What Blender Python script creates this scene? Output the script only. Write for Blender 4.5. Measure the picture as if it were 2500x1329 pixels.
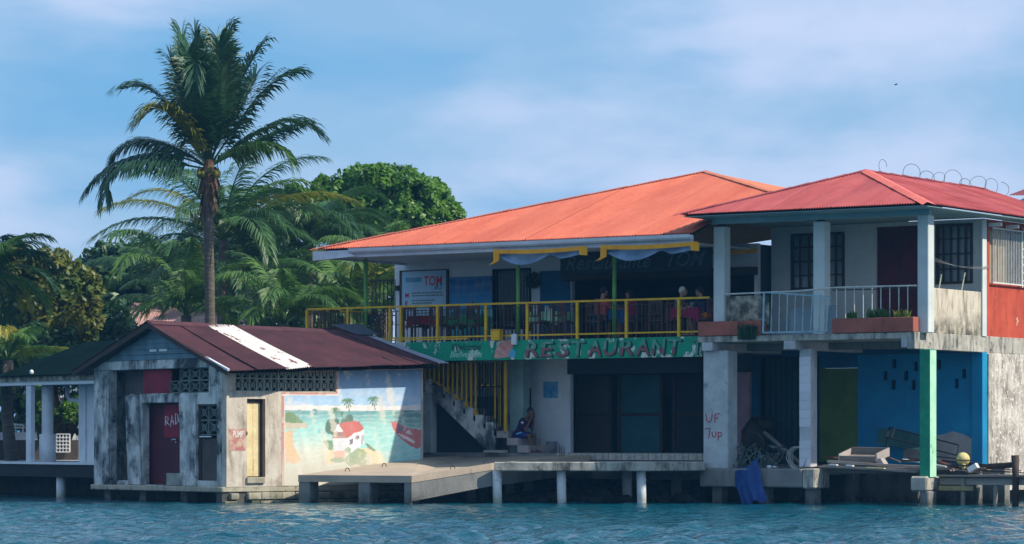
import bpy, bmesh, math, random
import numpy as np
from math import sin, cos, pi, radians, atan2, sqrt
from mathutils import Vector, Matrix
for o in list(bpy.data.objects): bpy.data.objects.remove(o)
sc = bpy.context.scene
COL = sc.collection

# ---------------------------------------------------------------- camera
# a long lens held at 1.6 m above the water in a boat, 75 m off the shore
FPX, HZ, EYE = 7600.0, 1070.0, 1.607
cam = bpy.data.cameras.new('camera'); camo = bpy.data.objects.new('camera', cam); COL.objects.link(camo)
cam.sensor_width = 36.0; cam.lens = 36.0*FPX/2500.0
cam.shift_y = (HZ-664.5)/2500.0
cam.clip_start = 1.0; cam.clip_end = 9000.0
camo.location = (0, 0, EYE); camo.rotation_euler = (radians(90), 0, 0)
sc.camera = camo

# ---------------------------------------------------------------- sky and sun
SUN_AZ, SUN_EL = radians(-19.5), radians(42)          # azimuth from +X, counter-clockwise
S = Vector((cos(SUN_AZ)*cos(SUN_EL), sin(SUN_AZ)*cos(SUN_EL), sin(SUN_EL)))
w = bpy.data.worlds.new('World'); sc.world = w; w.use_nodes = True
nt = w.node_tree; N = nt.nodes; L = nt.links; N.clear()
out = N.new('ShaderNodeOutputWorld'); bg = N.new('ShaderNodeBackground'); bg.inputs[1].default_value = 0.1
sky = N.new('ShaderNodeTexSky'); sky.sky_type = 'NISHITA'; sky.sun_disc = False
sky.sun_elevation = SUN_EL; sky.sun_rotation = atan2(S.x, S.y)
sky.air_density = 1.0; sky.dust_density = 0.5; sky.ozone_density = 1.6
tc = N.new('ShaderNodeTexCoord')
def cloud_noise(scale, loc, detail, lo, hi):
    m = N.new('ShaderNodeMapping'); m.inputs['Scale'].default_value = scale; m.inputs['Location'].default_value = loc
    n = N.new('ShaderNodeTexNoise'); n.inputs['Scale'].default_value = 1.0; n.inputs['Detail'].default_value = detail
    n.inputs['Roughness'].default_value = 0.5
    r = N.new('ShaderNodeMapRange'); r.interpolation_type = 'SMOOTHSTEP'
    r.inputs['From Min'].default_value = lo; r.inputs['From Max'].default_value = hi
    L.new(tc.outputs['Generated'], m.inputs['Vector']); L.new(m.outputs[0], n.inputs['Vector']); L.new(n.outputs['Fac'], r.inputs['Value'])
    return r.outputs[0]
def mixc(fac, a, b):
    m = N.new('ShaderNodeMix'); m.data_type = 'RGBA'
    if isinstance(fac, float): m.inputs['Factor'].default_value = fac
    else: L.new(fac, m.inputs['Factor'])
    for s, v in ((m.inputs['A'], a), (m.inputs['B'], b)):
        if isinstance(v, tuple): s.default_value = v + (1,)
        else: L.new(v, s)
    return m.outputs['Result']
c0 = mixc(0.75, sky.outputs[0], (2.5, 4.8, 7.8))                 # thin even veil over the whole sky
c1 = mixc(cloud_noise((8, 8, 19), (3.1, 0.4, 1.7), 6, 0.38, 0.62), c0, (5.3, 6.4, 8.7))
c2 = mixc(cloud_noise((7, 7, 24), (9.3, 2.2, 5.9), 5, 0.47, 0.70), c1, (1.75, 4.2, 7.1))
L.new(c2, bg.inputs[0]); L.new(bg.outputs[0], out.inputs[0])
sd = bpy.data.lights.new('sun', 'SUN'); sd.energy = 5.0; sd.angle = radians(0.6); sd.color = (1.0, 0.91, 0.76)
so = bpy.data.objects.new('sun', sd); COL.objects.link(so)
so.rotation_euler = (-S).to_track_quat('-Z', 'Y').to_euler(); so.location = (30, -10, 40)
sc.view_settings.view_transform = 'Standard'; sc.view_settings.look = 'None'
sc.view_settings.exposure = 0.15; sc.view_settings.gamma = 1.0; sc.view_settings.use_curve_mapping = False
sc.cycles.use_denoising = True
sc.cycles.max_bounces = 6

# ---------------------------------------------------------------- frames: each building has its own plan axes
class Frame:
    def __init__(s, ox, oy, ang): s.o = (ox, oy); s.ang = ang; s.c = cos(ang); s.s = sin(ang)
    def W(s, a, b): return (s.o[0]+s.c*a-s.s*b, s.o[1]+s.s*a+s.c*b)
    def A(s, px, b):
        k = (px-1250)/FPX
        return (k*(s.o[1]+s.c*b)-s.o[0]+s.s*b)/(s.c-k*s.s)
    def B(s, px, a):
        k = (px-1250)/FPX
        return (k*(s.o[1]+s.s*a)-s.o[0]-s.c*a)/(-s.s-k*s.c)
    def Z(s, py, a, b): return EYE+(HZ-py)*s.W(a, b)[1]/FPX
MAIN = Frame(984/FPX*74, 74, atan2(-7600, 11250))        # restaurant and corner house: a along the front, b inland
SHED = Frame((553-1250)/FPX*76.6, 76.6, atan2(.635, .772)) # painted shed: a along the mural wall, b along its front
WORLD = Frame(0, 0, 0)
def wx(px, Y): return (px-1250)/FPX*Y
def wz(py, Y): return EYE+(HZ-py)/FPX*Y

# ---------------------------------------------------------------- mesh helpers
class MB:
    def __init__(s): s.v = []; s.f = []
    def add(s, vs, fs):
        n = len(s.v); s.v += [tuple(p) for p in vs]; s.f += [tuple(i+n for i in f) for f in fs]; return s
    def box(s, a0, a1, b0, b1, z0, z1):
        return s.hexa([(a0,b0,z0),(a1,b0,z0),(a1,b1,z0),(a0,b1,z0)], [(a0,b0,z1),(a1,b0,z1),(a1,b1,z1),(a0,b1,z1)])
    def hexa(s, lo, hi):
        return s.add(list(lo)+list(hi), [(3,2,1,0),(4,5,6,7),(0,1,5,4),(1,2,6,5),(2,3,7,6),(3,0,4,7)])
    def bar(s, p, q, wd, ht=None, up=(0,0,1)):
        p, q = Vector(p), Vector(q); d = (q-p).normalized(); ht = ht or wd
        u = Vector(up); 
        if abs(d.dot(u)) > .98: u = Vector((1,0,0))
        sd = d.cross(u).normalized()*wd/2; u = sd.cross(d).normalized()*ht/2
        return s.hexa([p-sd-u, p+sd-u, p+sd+u, p-sd+u], [q-sd-u, q+sd-u, q+sd+u, q-sd+u])
    def tube(s, pts, r, n=8, cap=True):
        pts = [Vector(p) for p in pts]; rs = r if isinstance(r, (list, tuple)) else [r]*len(pts)
        rings = []; prev = None
        for i, p in enumerate(pts):
            d = (pts[min(i+1, len(pts)-1)]-pts[max(i-1, 0)]).normalized()
            u = prev if prev is not None else (Vector((0,0,1)) if abs(d.z) < .9 else Vector((1,0,0)))
            x = d.cross(u).normalized(); u = x.cross(d).normalized(); prev = u
            rings.append([p+(x*cos(2*pi*k/n)+u*sin(2*pi*k/n))*rs[i] for k in range(n)])
        vs = [q for R in rings for q in R]
        fs = [(i*n+k, i*n+(k+1) % n, (i+1)*n+(k+1) % n, (i+1)*n+k) for i in range(len(pts)-1) for k in range(n)]
        if cap: fs += [tuple(range(n-1, -1, -1)), tuple((len(pts)-1)*n+k for k in range(n))]
        return s.add(vs, fs)
    def quad(s, *p): return s.add(p, [tuple(range(len(p)))])
    def prism(s, poly, f0, f1):           # polygon in 2-D, mapped by f0 / f1 to the two faces
        n = len(poly)
        return s.add([f0(*p) for p in poly]+[f1(*p) for p in poly],
                     [tuple(range(n-1, -1, -1)), tuple(range(n, 2*n))]+[(i, (i+1) % n, n+(i+1) % n, n+i) for i in range(n)])
    def ball(s, c, rx, ry, rz, n=10, m=7):
        vs = [(c[0], c[1], c[2]-rz)]
        for j in range(1, m):
            t = -pi/2+pi*j/m
            vs += [(c[0]+rx*cos(t)*cos(2*pi*k/n), c[1]+ry*cos(t)*sin(2*pi*k/n), c[2]+rz*sin(t)) for k in range(n)]
        vs.append((c[0], c[1], c[2]+rz)); fs = []
        for k in range(n):
            fs.append((0, 1+(k+1) % n, 1+k)); fs.append((len(vs)-1, 1+(m-2)*n+k, 1+(m-2)*n+(k+1) % n))
            for j in range(m-2): fs.append((1+j*n+k, 1+j*n+(k+1) % n, 1+(j+1)*n+(k+1) % n, 1+(j+1)*n+k))
        return s.add(vs, fs)
    def corr(s, e0, e1, t0, t1, pitch=.085, amp=.013, rows=2, sag=0.0, phase=0.0):
        """a corrugated sheet: eave line e0-e1, top line t0-t1, waves running up the slope"""
        e0, e1, t0, t1 = map(Vector, (e0, e1, t0, t1))
        wd = max((e1-e0).length, (t1-t0).length); n = max(4, int(wd/pitch*4))
        nn = (e1-e0).cross((t0-e0) if (t0-e0).length > .01 else (t1-e1)).normalized()
        if nn.z < 0: nn = -nn
        vs = []
        for j in range(rows+1):
            v = j/rows
            for i in range(n+1):
                u = i/n
                p = e0.lerp(e1, u).lerp(t0.lerp(t1, u), v)
                vs.append(p+nn*(amp*sin(2*pi*u*wd/pitch+phase))-Vector((0,0,sag*4*v*(1-v))))
        fs = [(j*(n+1)+i, j*(n+1)+i+1, (j+1)*(n+1)+i+1, (j+1)*(n+1)+i) for j in range(rows) for i in range(n)]
        return s.add(vs, fs)
    def wall(s, u0, u1, z0, z1, d0, d1, holes, f):
        """a wall with openings; f(u, d, z) maps to frame coordinates, d0 is the front face"""
        us = sorted({u0, u1, *[h[0] for h in holes], *[h[1] for h in holes]}); us = [u for u in us if u0 <= u <= u1]
        zs = sorted({z0, z1, *[h[2] for h in holes], *[h[3] for h in holes]}); zs = [z for z in zs if z0 <= z <= z1]
        def solid(i, j):
            if i < 0 or j < 0 or i >= len(us)-1 or j >= len(zs)-1: return False
            uc, zc = (us[i]+us[i+1])/2, (zs[j]+zs[j+1])/2
            return not any(h[0] < uc < h[1] and h[2] < zc < h[3] for h in holes)
        for i in range(len(us)-1):
            for j in range(len(zs)-1):
                if not solid(i, j): continue
                a, b, c, d = us[i], us[i+1], zs[j], zs[j+1]
                s.quad(f(a,d0,c), f(b,d0,c), f(b,d0,d), f(a,d0,d)); s.quad(f(b,d1,c), f(a,d1,c), f(a,d1,d), f(b,d1,d))
                if not solid(i-1, j): s.quad(f(a,d1,c), f(a,d0,c), f(a,d0,d), f(a,d1,d))
                if not solid(i+1, j): s.quad(f(b,d0,c), f(b,d1,c), f(b,d1,d), f(b,d0,d))
                if not solid(i, j-1): s.quad(f(a,d1,c), f(b,d1,c), f(b,d0,c), f(a,d0,c))
                if not solid(i, j+1): s.quad(f(a,d0,d), f(b,d0,d), f(b,d1,d), f(a,d1,d))
        return s

ORG = {}
def thing(name, label, cat, fr, a, b, z, group=None):
    o = bpy.data.objects.new(name, None); COL.objects.link(o); o.empty_display_size = .2
    X, Y = fr.W(a, b); o.location = (X, Y, z); o.rotation_euler = (0, 0, fr.ang)
    tag(o, label, cat, group); ORG[o.name] = (a, b, z); return o
def tag(o, label=None, cat=None, group=None, kind=None):
    for k, v in (('label', label), ('category', cat), ('group', group), ('kind', kind)):
        if v: o[k] = v
    return o
def mesh(name, mb, m, org=(0,0,0), smooth=False):
    me = bpy.data.meshes.new(name)
    me.from_pydata([(x-org[0], y-org[1], z-org[2]) for x, y, z in mb.v], [], mb.f)
    me.update()
    if m: me.materials.append(m)
    if smooth: me.polygons.foreach_set('use_smooth', [True]*len(me.polygons))
    return me
def part(name, mb, m, parent, label=None, smooth=False, bevel=0, kind=None):
    org = ORG[parent.name]
    o = bpy.data.objects.new(name, mesh(name, mb, m, org, smooth)); COL.objects.link(o); o.parent = parent; ORG[o.name] = org
    if bevel: 
        bv = o.modifiers.new('bevel', 'BEVEL'); bv.width = bevel; bv.segments = 1; bv.limit_method = 'ANGLE'
    return tag(o, label, kind=kind)
def inst(name, me, parent, at, rot=None):
    """one more piece sharing mesh data; at is in frame coordinates"""
    org = ORG[parent.name]
    o = bpy.data.objects.new(name, me); COL.objects.link(o); o.parent = parent
    o.location = (at[0]-org[0], at[1]-org[1], at[2]-org[2]); ORG[o.name] = org
    if rot: o.rotation_euler = rot
    return o
def solo(name, label, cat, fr, mb, m, group=None, smooth=False, bevel=0, kind=None):
    """a thing that is one mesh, its origin at its base"""
    xs, ys, zs = zip(*mb.v); org = ((min(xs)+max(xs))/2, (min(ys)+max(ys))/2, min(zs))
    o = bpy.data.objects.new(name, mesh(name, mb, m, org, smooth)); COL.objects.link(o)
    X, Y = fr.W(org[0], org[1]); o.location = (X, Y, org[2]); o.rotation_euler = (0, 0, fr.ang); ORG[o.name] = org
    if bevel:
        bv = o.modifiers.new('bevel', 'BEVEL'); bv.width = bevel; bv.segments = 1; bv.limit_method = 'ANGLE'
    return tag(o, label, cat, group, kind)

# ---------------------------------------------------------------- materials
def lin(r, g, b):
    f = lambda c: (c/255/12.92) if c/255 <= .04045 else ((c/255+.055)/1.055)**2.4
    return (f(r), f(g), f(b))
MC = {}
def mk(name, col, rough=.8, var=None, vs=2.5, vlo=.35, vhi=.68, streak=None, ss=5.0, slo=.52, shi=.72, spots=None, ps=9.0, plo=.6, phi=.66,
       bump=.15, bs=18.0, spec=.3, metal=0.0, rand=0.0, trans=0.0, low=None, stretch=(1,1,1), sv=.10):
    """base colour, a blotchy second colour, vertical streaks, hard-edged spots of a third colour, fine relief"""
    if name in MC: return MC[name]
    m = bpy.data.materials.new(name); m.use_nodes = True; t = m.node_tree; n = t.nodes; l = t.links; n.clear()
    o = n.new('ShaderNodeOutputMaterial'); p = n.new('ShaderNodeBsdfPrincipled'); l.new(p.outputs[0], o.inputs[0])
    p.inputs['Roughness'].default_value = rough; p.inputs['Specular IOR Level'].default_value = spec; p.inputs['Metallic'].default_value = metal
    co = n.new('ShaderNodeTexCoord')
    def noise(scale, sx=(1,1,1), det=5, lo=.4, hi=.6, rg=.6):
        mp = n.new('ShaderNodeMapping'); mp.inputs['Scale'].default_value = sx; l.new(co.outputs['Object'], mp.inputs[0])
        nz = n.new('ShaderNodeTexNoise'); nz.inputs['Scale'].default_value = scale; nz.inputs['Detail'].default_value = det; nz.inputs['Roughness'].default_value = rg
        l.new(mp.outputs[0], nz.inputs['Vector'])
        r = n.new('ShaderNodeMapRange'); r.inputs['From Min'].default_value = lo; r.inputs['From Max'].default_value = hi
        l.new(nz.outputs['Fac'], r.inputs['Value']); return r.outputs[0]
    def mix(f, a, b, mode='MIX'):
        x = n.new('ShaderNodeMix'); x.data_type = 'RGBA'; x.blend_type = mode
        if isinstance(f, (int, float)): x.inputs['Factor'].default_value = f
        else: l.new(f, x.inputs['Factor'])
        for sck, v in ((x.inputs['A'], a), (x.inputs['B'], b)):
            if isinstance(v, tuple): sck.default_value = v[:3]+(1,)
            else: l.new(v, sck)
        return x.outputs['Result']
    c = col
    if var: c = mix(noise(vs, stretch, 6, vlo, vhi), c, var)
    if streak:                                      # run-off streaks that start and stop
        mm = n.new('ShaderNodeMath'); mm.operation = 'MULTIPLY'; mm.use_clamp = True
        l.new(noise(ss, (1, 1, .2), 6, slo, shi), mm.inputs[0]); l.new(noise(ss*.3, (1, 1, .8), 4, .36, .62), mm.inputs[1])
        c = mix(mm.outputs[0], c, streak)
    if spots: c = mix(noise(ps, stretch, 6, plo, phi, .65), c, spots)
    if low:                                         # tide mark / splash zone: (colour, z0, z1) in object space
        sx = n.new('ShaderNodeSeparateXYZ'); l.new(co.outputs['Object'], sx.inputs[0])
        r = n.new('ShaderNodeMapRange'); r.inputs['From Min'].default_value = low[2]; r.inputs['From Max'].default_value = low[1]
        l.new(sx.outputs['Z'], r.inputs['Value'])
        mm = n.new('ShaderNodeMath'); mm.operation = 'MULTIPLY'; l.new(r.outputs[0], mm.inputs[0]); l.new(noise(4, (1,1,1), 5, .3, .6), mm.inputs[1]); mm.use_clamp = True
        c = mix(mm.outputs[0], c, low[0])
    fine = noise(bs*2.2, stretch, 4, .3, .7)
    if sv:
        hv = n.new('ShaderNodeHueSaturation'); r = n.new('ShaderNodeMapRange'); r.inputs['To Min'].default_value = 1-sv; r.inputs['To Max'].default_value = 1+sv
        l.new(fine, r.inputs['Value']); l.new(r.outputs[0], hv.inputs['Value'])
        if isinstance(c, tuple): hv.inputs['Color'].default_value = c[:3]+(1,)
        else: l.new(c, hv.inputs['Color'])
        c = hv.outputs[0]
    if rand:
        oi = n.new('ShaderNodeObjectInfo'); hv = n.new('ShaderNodeHueSaturation'); r = n.new('ShaderNodeMapRange')
        r.inputs['To Min'].default_value = 1-rand; r.inputs['To Max'].default_value = 1+rand
        l.new(oi.outputs['Random'], r.inputs['Value']); l.new(r.outputs[0], hv.inputs['Value'])
        if isinstance(c, tuple): hv.inputs['Color'].default_value = c[:3]+(1,)
        else: l.new(c, hv.inputs['Color'])
        c = hv.outputs[0]
    if isinstance(c, tuple): p.inputs['Base Color'].default_value = c[:3]+(1,)
    else: l.new(c, p.inputs['Base Color'])
    if bump:
        b = n.new('ShaderNodeBump'); b.inputs['Strength'].default_value = bump; b.inputs['Distance'].default_value = .02
        l.new(noise(bs, stretch, 6, .2, .8), b.inputs['Height']); l.new(b.outputs[0], p.inputs['Normal'])
    if trans:
        tr = n.new('ShaderNodeBsdfTranslucent'); ms = n.new('ShaderNodeMixShader'); ms.inputs[0].default_value = trans
        if isinstance(c, tuple): tr.inputs[0].default_value = c[:3]+(1,)
        else: l.new(c, tr.inputs[0])
        l.new(p.outputs[0], ms.inputs[1]); l.new(tr.outputs[0], ms.inputs[2]); l.new(ms.outputs[0], o.inputs[0])
    MC[name] = m; return m
def vcol(name, rough=.75, trans=0):
    if name in MC: return MC[name]
    m = bpy.data.materials.new(name); m.use_nodes = True; t = m.node_tree; p = t.nodes['Principled BSDF']
    a = t.nodes.new('ShaderNodeVertexColor'); a.layer_name = 'paint'
    co = t.nodes.new('ShaderNodeTexCoord'); mp = t.nodes.new('ShaderNodeMapping'); mp.inputs['Scale'].default_value = (1,1,.25)
    nz = t.nodes.new('ShaderNodeTexNoise'); nz.inputs['Scale'].default_value = 7; nz.inputs['Detail'].default_value = 6
    r = t.nodes.new('ShaderNodeMapRange'); r.inputs['From Min'].default_value = .5; r.inputs['From Max'].default_value = .75; r.inputs['To Max'].default_value = .35
    x = t.nodes.new('ShaderNodeMix'); x.data_type = 'RGBA'; x.inputs['B'].default_value = (.5,.47,.42,1)
    t.links.new(co.outputs['Object'], mp.inputs[0]); t.links.new(mp.outputs[0], nz.inputs['Vector']); t.links.new(nz.outputs['Fac'], r.inputs['Value'])
    t.links.new(r.outputs[0], x.inputs['Factor']); t.links.new(a.outputs['Color'], x.inputs['A']); t.links.new(x.outputs['Result'], p.inputs['Base Color'])
    p.inputs['Roughness'].default_value = rough; p.inputs['Specular IOR Level'].default_value = .25
    MC[name] = m; return m

BLACKMOLD = lin(58, 62, 60)
M_CONC = mk('weathered_concrete', (.235,.23,.215), .9, (.17,.17,.165), 1.6, streak=(.10,.10,.095), slo=.5, bump=.35, low=((.045,.05,.035), .02, .35))  # base darkened to stand in for dock-side shade; streaks and tide mark are wear
M_CONC2 = mk('dirty_slab_concrete', (.50,.47,.41), .9, (.30,.29,.25), 2.2, streak=(.07,.07,.06), slo=.44, shi=.60, ss=7, bump=.3, spots=(.09,.09,.08), ps=3.2, plo=.56, phi=.68)
M_BEAM = mk('pale_painted_concrete', (.55,.55,.56), .85, (.38,.38,.39), 2.0, streak=(.16,.16,.15), slo=.55, shi=.8, bump=.25)
M_MOLDY = mk('mouldy_white_render', (.64,.64,.61), .9, (.30,.32,.32), 1.9, .42, .60, streak=(.06,.07,.075), ss=6.0, slo=.46, shi=.62, bump=.4, spots=(.05,.06,.065), ps=1.7, plo=.50, phi=.62, stretch=(1,1,.75))
M_SHEDSUN = mk('stained_cream_render', (.62,.56,.47), .9, (.47,.40,.33), 2.0, streak=(.20,.16,.12), ss=6.5, slo=.46, shi=.70, bump=.3, spots=(.30,.22,.18), ps=2.4, plo=.56, phi=.72)
M_WHITEWALL = mk('white_house_wall', (.60,.64,.62), .85, (.48,.53,.52), 1.2, streak=(.30,.33,.32), slo=.6, shi=.8, bump=.15)
M_TEAL = mk('teal_soffit_paint', (.30,.44,.46), .8, (.22,.34,.37), 1.5)
M_GREYCOL = mk('grey_column_render', (.50,.53,.53), .85, (.36,.39,.40), 2.5, spots=(.20,.21,.21), ps=3, plo=.62, phi=.72, bump=.3)
M_WHITE = mk('white_paint', (.74,.76,.78), .6, (.62,.64,.67), 2.0, streak=(.40,.41,.42), slo=.6, shi=.85, bump=.08)
M_ORANGEWALL = mk('brick_orange_render', lin(190,82,58), .85, lin(166,66,48), 1.4, streak=lin(110,52,42), slo=.46, shi=.75, ss=5, spots=lin(190,165,148), ps=1.5, plo=.64, phi=.66, bump=.2)
M_DIRTYWHITE = mk('patchy_whitewash', (.64,.59,.52), .92, (.33,.29,.25), 1.6, .40, .62, streak=(.14,.12,.10), ss=7, slo=.42, shi=.62, bump=.5, spots=(.68,.65,.60), ps=11, plo=.56, phi=.60)
M_PARAPET = mk('mildewed_cream_parapet', (.62,.55,.44), .9, (.50,.44,.35), 2.0, streak=(.12,.11,.085), ss=7, slo=.46, shi=.66, bump=.3, low=((.07,.07,.05), 4.15, 4.75))
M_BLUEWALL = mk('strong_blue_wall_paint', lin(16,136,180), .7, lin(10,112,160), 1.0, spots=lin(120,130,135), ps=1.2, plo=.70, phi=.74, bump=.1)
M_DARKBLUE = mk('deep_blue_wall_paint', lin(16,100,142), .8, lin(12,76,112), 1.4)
M_GREENDOOR = mk('olive_green_door_paint', lin(88,112,42), .6, lin(70,92,36), 2.0, bump=.05)
M_GREENCOL = mk('jade_green_column_paint', lin(30,150,112), .7, lin(24,118,92), 2.4, spots=lin(140,190,165), ps=4, plo=.66, phi=.74, bump=.2)
M_SIGN = mk('peeling_green_sign_paint', lin(10,152,116), .7, lin(12,128,100), 3.0, streak=lin(16,104,84), ss=3, spots=lin(205,208,200), ps=3.0, plo=.545, phi=.575, bump=.25, stretch=(1,1,.6))
M_YELLOW = mk('yellow_railing_paint', lin(222,180,24), .5, lin(196,152,18), 4, spots=lin(120,96,40), ps=20, plo=.66, phi=.7, bump=.1)
M_GREENPOST = mk('apple_green_post_paint', lin(122,178,92), .6, lin(96,150,76), 3, bump=.1)
M_SALMON = mk('salmon_painted_roof_metal', lin(206,112,84), .6, lin(180,84,60), 1.5, .32, .72, streak=lin(182,88,66), ss=1.6, slo=.45, shi=.75, spots=lin(164,80,64), ps=22, plo=.635, phi=.68, stretch=(1,.16,.3), bump=.04, rand=.02, spec=.4)
M_REDROOF = mk('rose_red_roof_metal', lin(180,84,82), .6, lin(146,58,60), 1.6, .32, .72, stretch=(1,.2,.3), streak=lin(132,54,54), ss=1.6, slo=.48, shi=.8, spots=lin(150,66,60), ps=20, plo=.64, phi=.69, bump=.04, rand=.06, spec=.4)
M_RUST = mk('rusted_maroon_roof_metal', lin(86,50,54), .8, lin(66,40,46), 1.2, streak=lin(104,60,54), ss=2, slo=.6, shi=.82, spots=lin(132,84,66), ps=7, plo=.69, phi=.74, bump=.3, rand=.10, spec=.25)
M_WHITESHEET = mk('flaking_white_roof_metal', lin(238,232,222), .5, lin(214,205,196), 2, spots=lin(126,70,52), ps=3.6, plo=.585, phi=.62, bump=.2, stretch=(1,.45,.45))
M_GREYSHEET = mk('bare_grey_roof_metal', lin(176,184,196), .45, lin(150,158,172), 2, spots=lin(120,108,104), ps=5, plo=.66, phi=.72, metal=.3, bump=.1)
M_GUTTER = mk('white_gutter_metal', (.62,.64,.70), .4, (.5,.52,.57), 2, streak=(.3,.3,.32), slo=.6, shi=.8, bump=.05)
M_WOOD = mk('grey_weathered_wood', (.27,.24,.21), .85, (.17,.15,.13), 3, stretch=(.2,1,1), bump=.35, rand=.3)
M_DARKWOOD = mk('dark_brown_wood', (.060,.038,.030), .7, (.035,.024,.02), 4, bump=.2)
M_BROWNWOOD = mk('red_brown_chair_wood', (.13,.055,.045), .55, (.09,.04,.035), 4, bump=.1)
M_PALEWOOD = mk('pale_yellow_door_boards', lin(226,208,160), .7, lin(204,182,134), 3, streak=lin(160,136,98), ss=7, slo=.58, shi=.8, bump=.12)
M_MAROON = mk('maroon_door_paint', lin(92,28,44), .65, lin(66,22,36), 2, bump=.1)
M_REDPANEL = mk('faded_red_panel_paint', lin(150,36,58), .7, lin(112,30,50), 2, bump=.1)
M_BLUESIDING = mk('blue_grey_clapboard_paint', lin(116,146,156), .8, lin(84,112,126), 2, streak=lin(44,60,72), ss=4, slo=.58, shi=.8, bump=.2, rand=.14)
M_GRILLE = mk('grey_breeze_block', (.34,.35,.30), .9, (.20,.215,.19), 3, bump=.3, rand=.15)
M_GRILLE2 = mk('mossy_dark_breeze_block', (.17,.20,.18), .9, (.10,.125,.115), 3, bump=.3, rand=.2)
M_BLOCK = mk('mossy_foundation_block', (.40,.36,.28), .95, (.24,.23,.16), 3, spots=(.10,.105,.06), ps=6, plo=.58, phi=.68, bump=.5, rand=.25, low=((.07,.08,.045), .0, .22))
M_DARK = mk('black_painted_iron', (.02,.022,.025), .6, bump=0)
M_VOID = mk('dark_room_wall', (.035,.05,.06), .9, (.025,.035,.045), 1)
M_WHITEIRON = mk('white_painted_iron', (.68,.69,.66), .55, (.52,.50,.46), 6, bump=.05)
M_PALEBLUEIRON = mk('pale_blue_painted_iron', lin(150,188,198), .55, lin(120,150,160), 5, spots=lin(110,86,70), ps=16, plo=.66, phi=.7, bump=.05)
M_PANE = mk('pale_curtained_glass', (.20,.25,.27), .15, (.10,.13,.15), 2, spec=.5, bump=0, stretch=(3,1,.3))
M_GLASS = mk('dark_window_glass', (.02,.03,.035), .08, spec=.6, bump=0, sv=0)
M_TERRA = mk('terracotta_planter_render', lin(168,96,78), .85, lin(140,80,66), 2.5, streak=lin(96,66,56), slo=.6, bump=.2)
M_PVC = mk('white_pipe_plastic', (.72,.74,.76), .5, (.60,.62,.62), 2, bump=.05, low=((.36,.36,.26), .0, .30))
M_TILE = mk('white_ceramic_tile', (.66,.64,.68), .35, (.58,.57,.62), 4, rand=.07, bump=.02)
M_TARP = mk('blue_tarpaulin', lin(34,74,136), .6, lin(24,56,116), 4, bump=.15)
M_TARPCLEAR = mk('grey_blue_plastic_tarp', lin(150,176,204), .35, lin(120,146,178), 4, bump=.2, trans=.25)
M_AWN = mk('mustard_awning_cloth', lin(238,166,28), .7, lin(212,140,20), 3, bump=.1)
M_STEEL = mk('rusty_iron_rod', (.06,.04,.035), .8, (.035,.03,.03), 8, bump=.1)
M_BUOY = mk('cream_yellow_buoy_plastic', lin(214,200,140), .6, lin(186,168,104), 5, spots=lin(120,110,84), ps=8, plo=.64, phi=.7, bump=.08)
M_ROCK = mk('wet_shore_rock', (.10,.095,.085), .8, (.05,.05,.045), 3, bump=.5, rand=.3)
M_DOCKTOP = mk('worn_tan_dock_concrete', (.47,.375,.285), .92, (.37,.30,.235), 1.2, spots=(.27,.25,.22), ps=3, plo=.62, phi=.72, bump=.25, stretch=(1,1,1))
M_STEP = mk('worn_pinkish_step_concrete', (.42,.36,.34), .9, (.32,.29,.28), 3, bump=.25, rand=.12)
M_GREENROOF = mk('dark_green_roof_metal', lin(10,30,29), .95, lin(7,22,23), 1.5, spec=.03, bump=.05, rand=.1)  # dark green paint, deepened to stand in for tree shade on the shelter roof
M_PINKROOF = mk('weathered_pink_roof_metal', lin(184,146,138), .8, lin(150,112,104), 1.5, spots=lin(120,84,74), ps=5, plo=.6, phi=.68, bump=.1, rand=.1)
M_SKIN = mk('brown_skin', (.13,.065,.042), .55, bump=0, sv=.03)
M_SKIN2 = mk('tan_skin', (.40,.22,.15), .55, bump=0, sv=.03)
M_HAIR = mk('black_hair', (.012,.010,.010), .6, bump=.3, bs=60)
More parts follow.
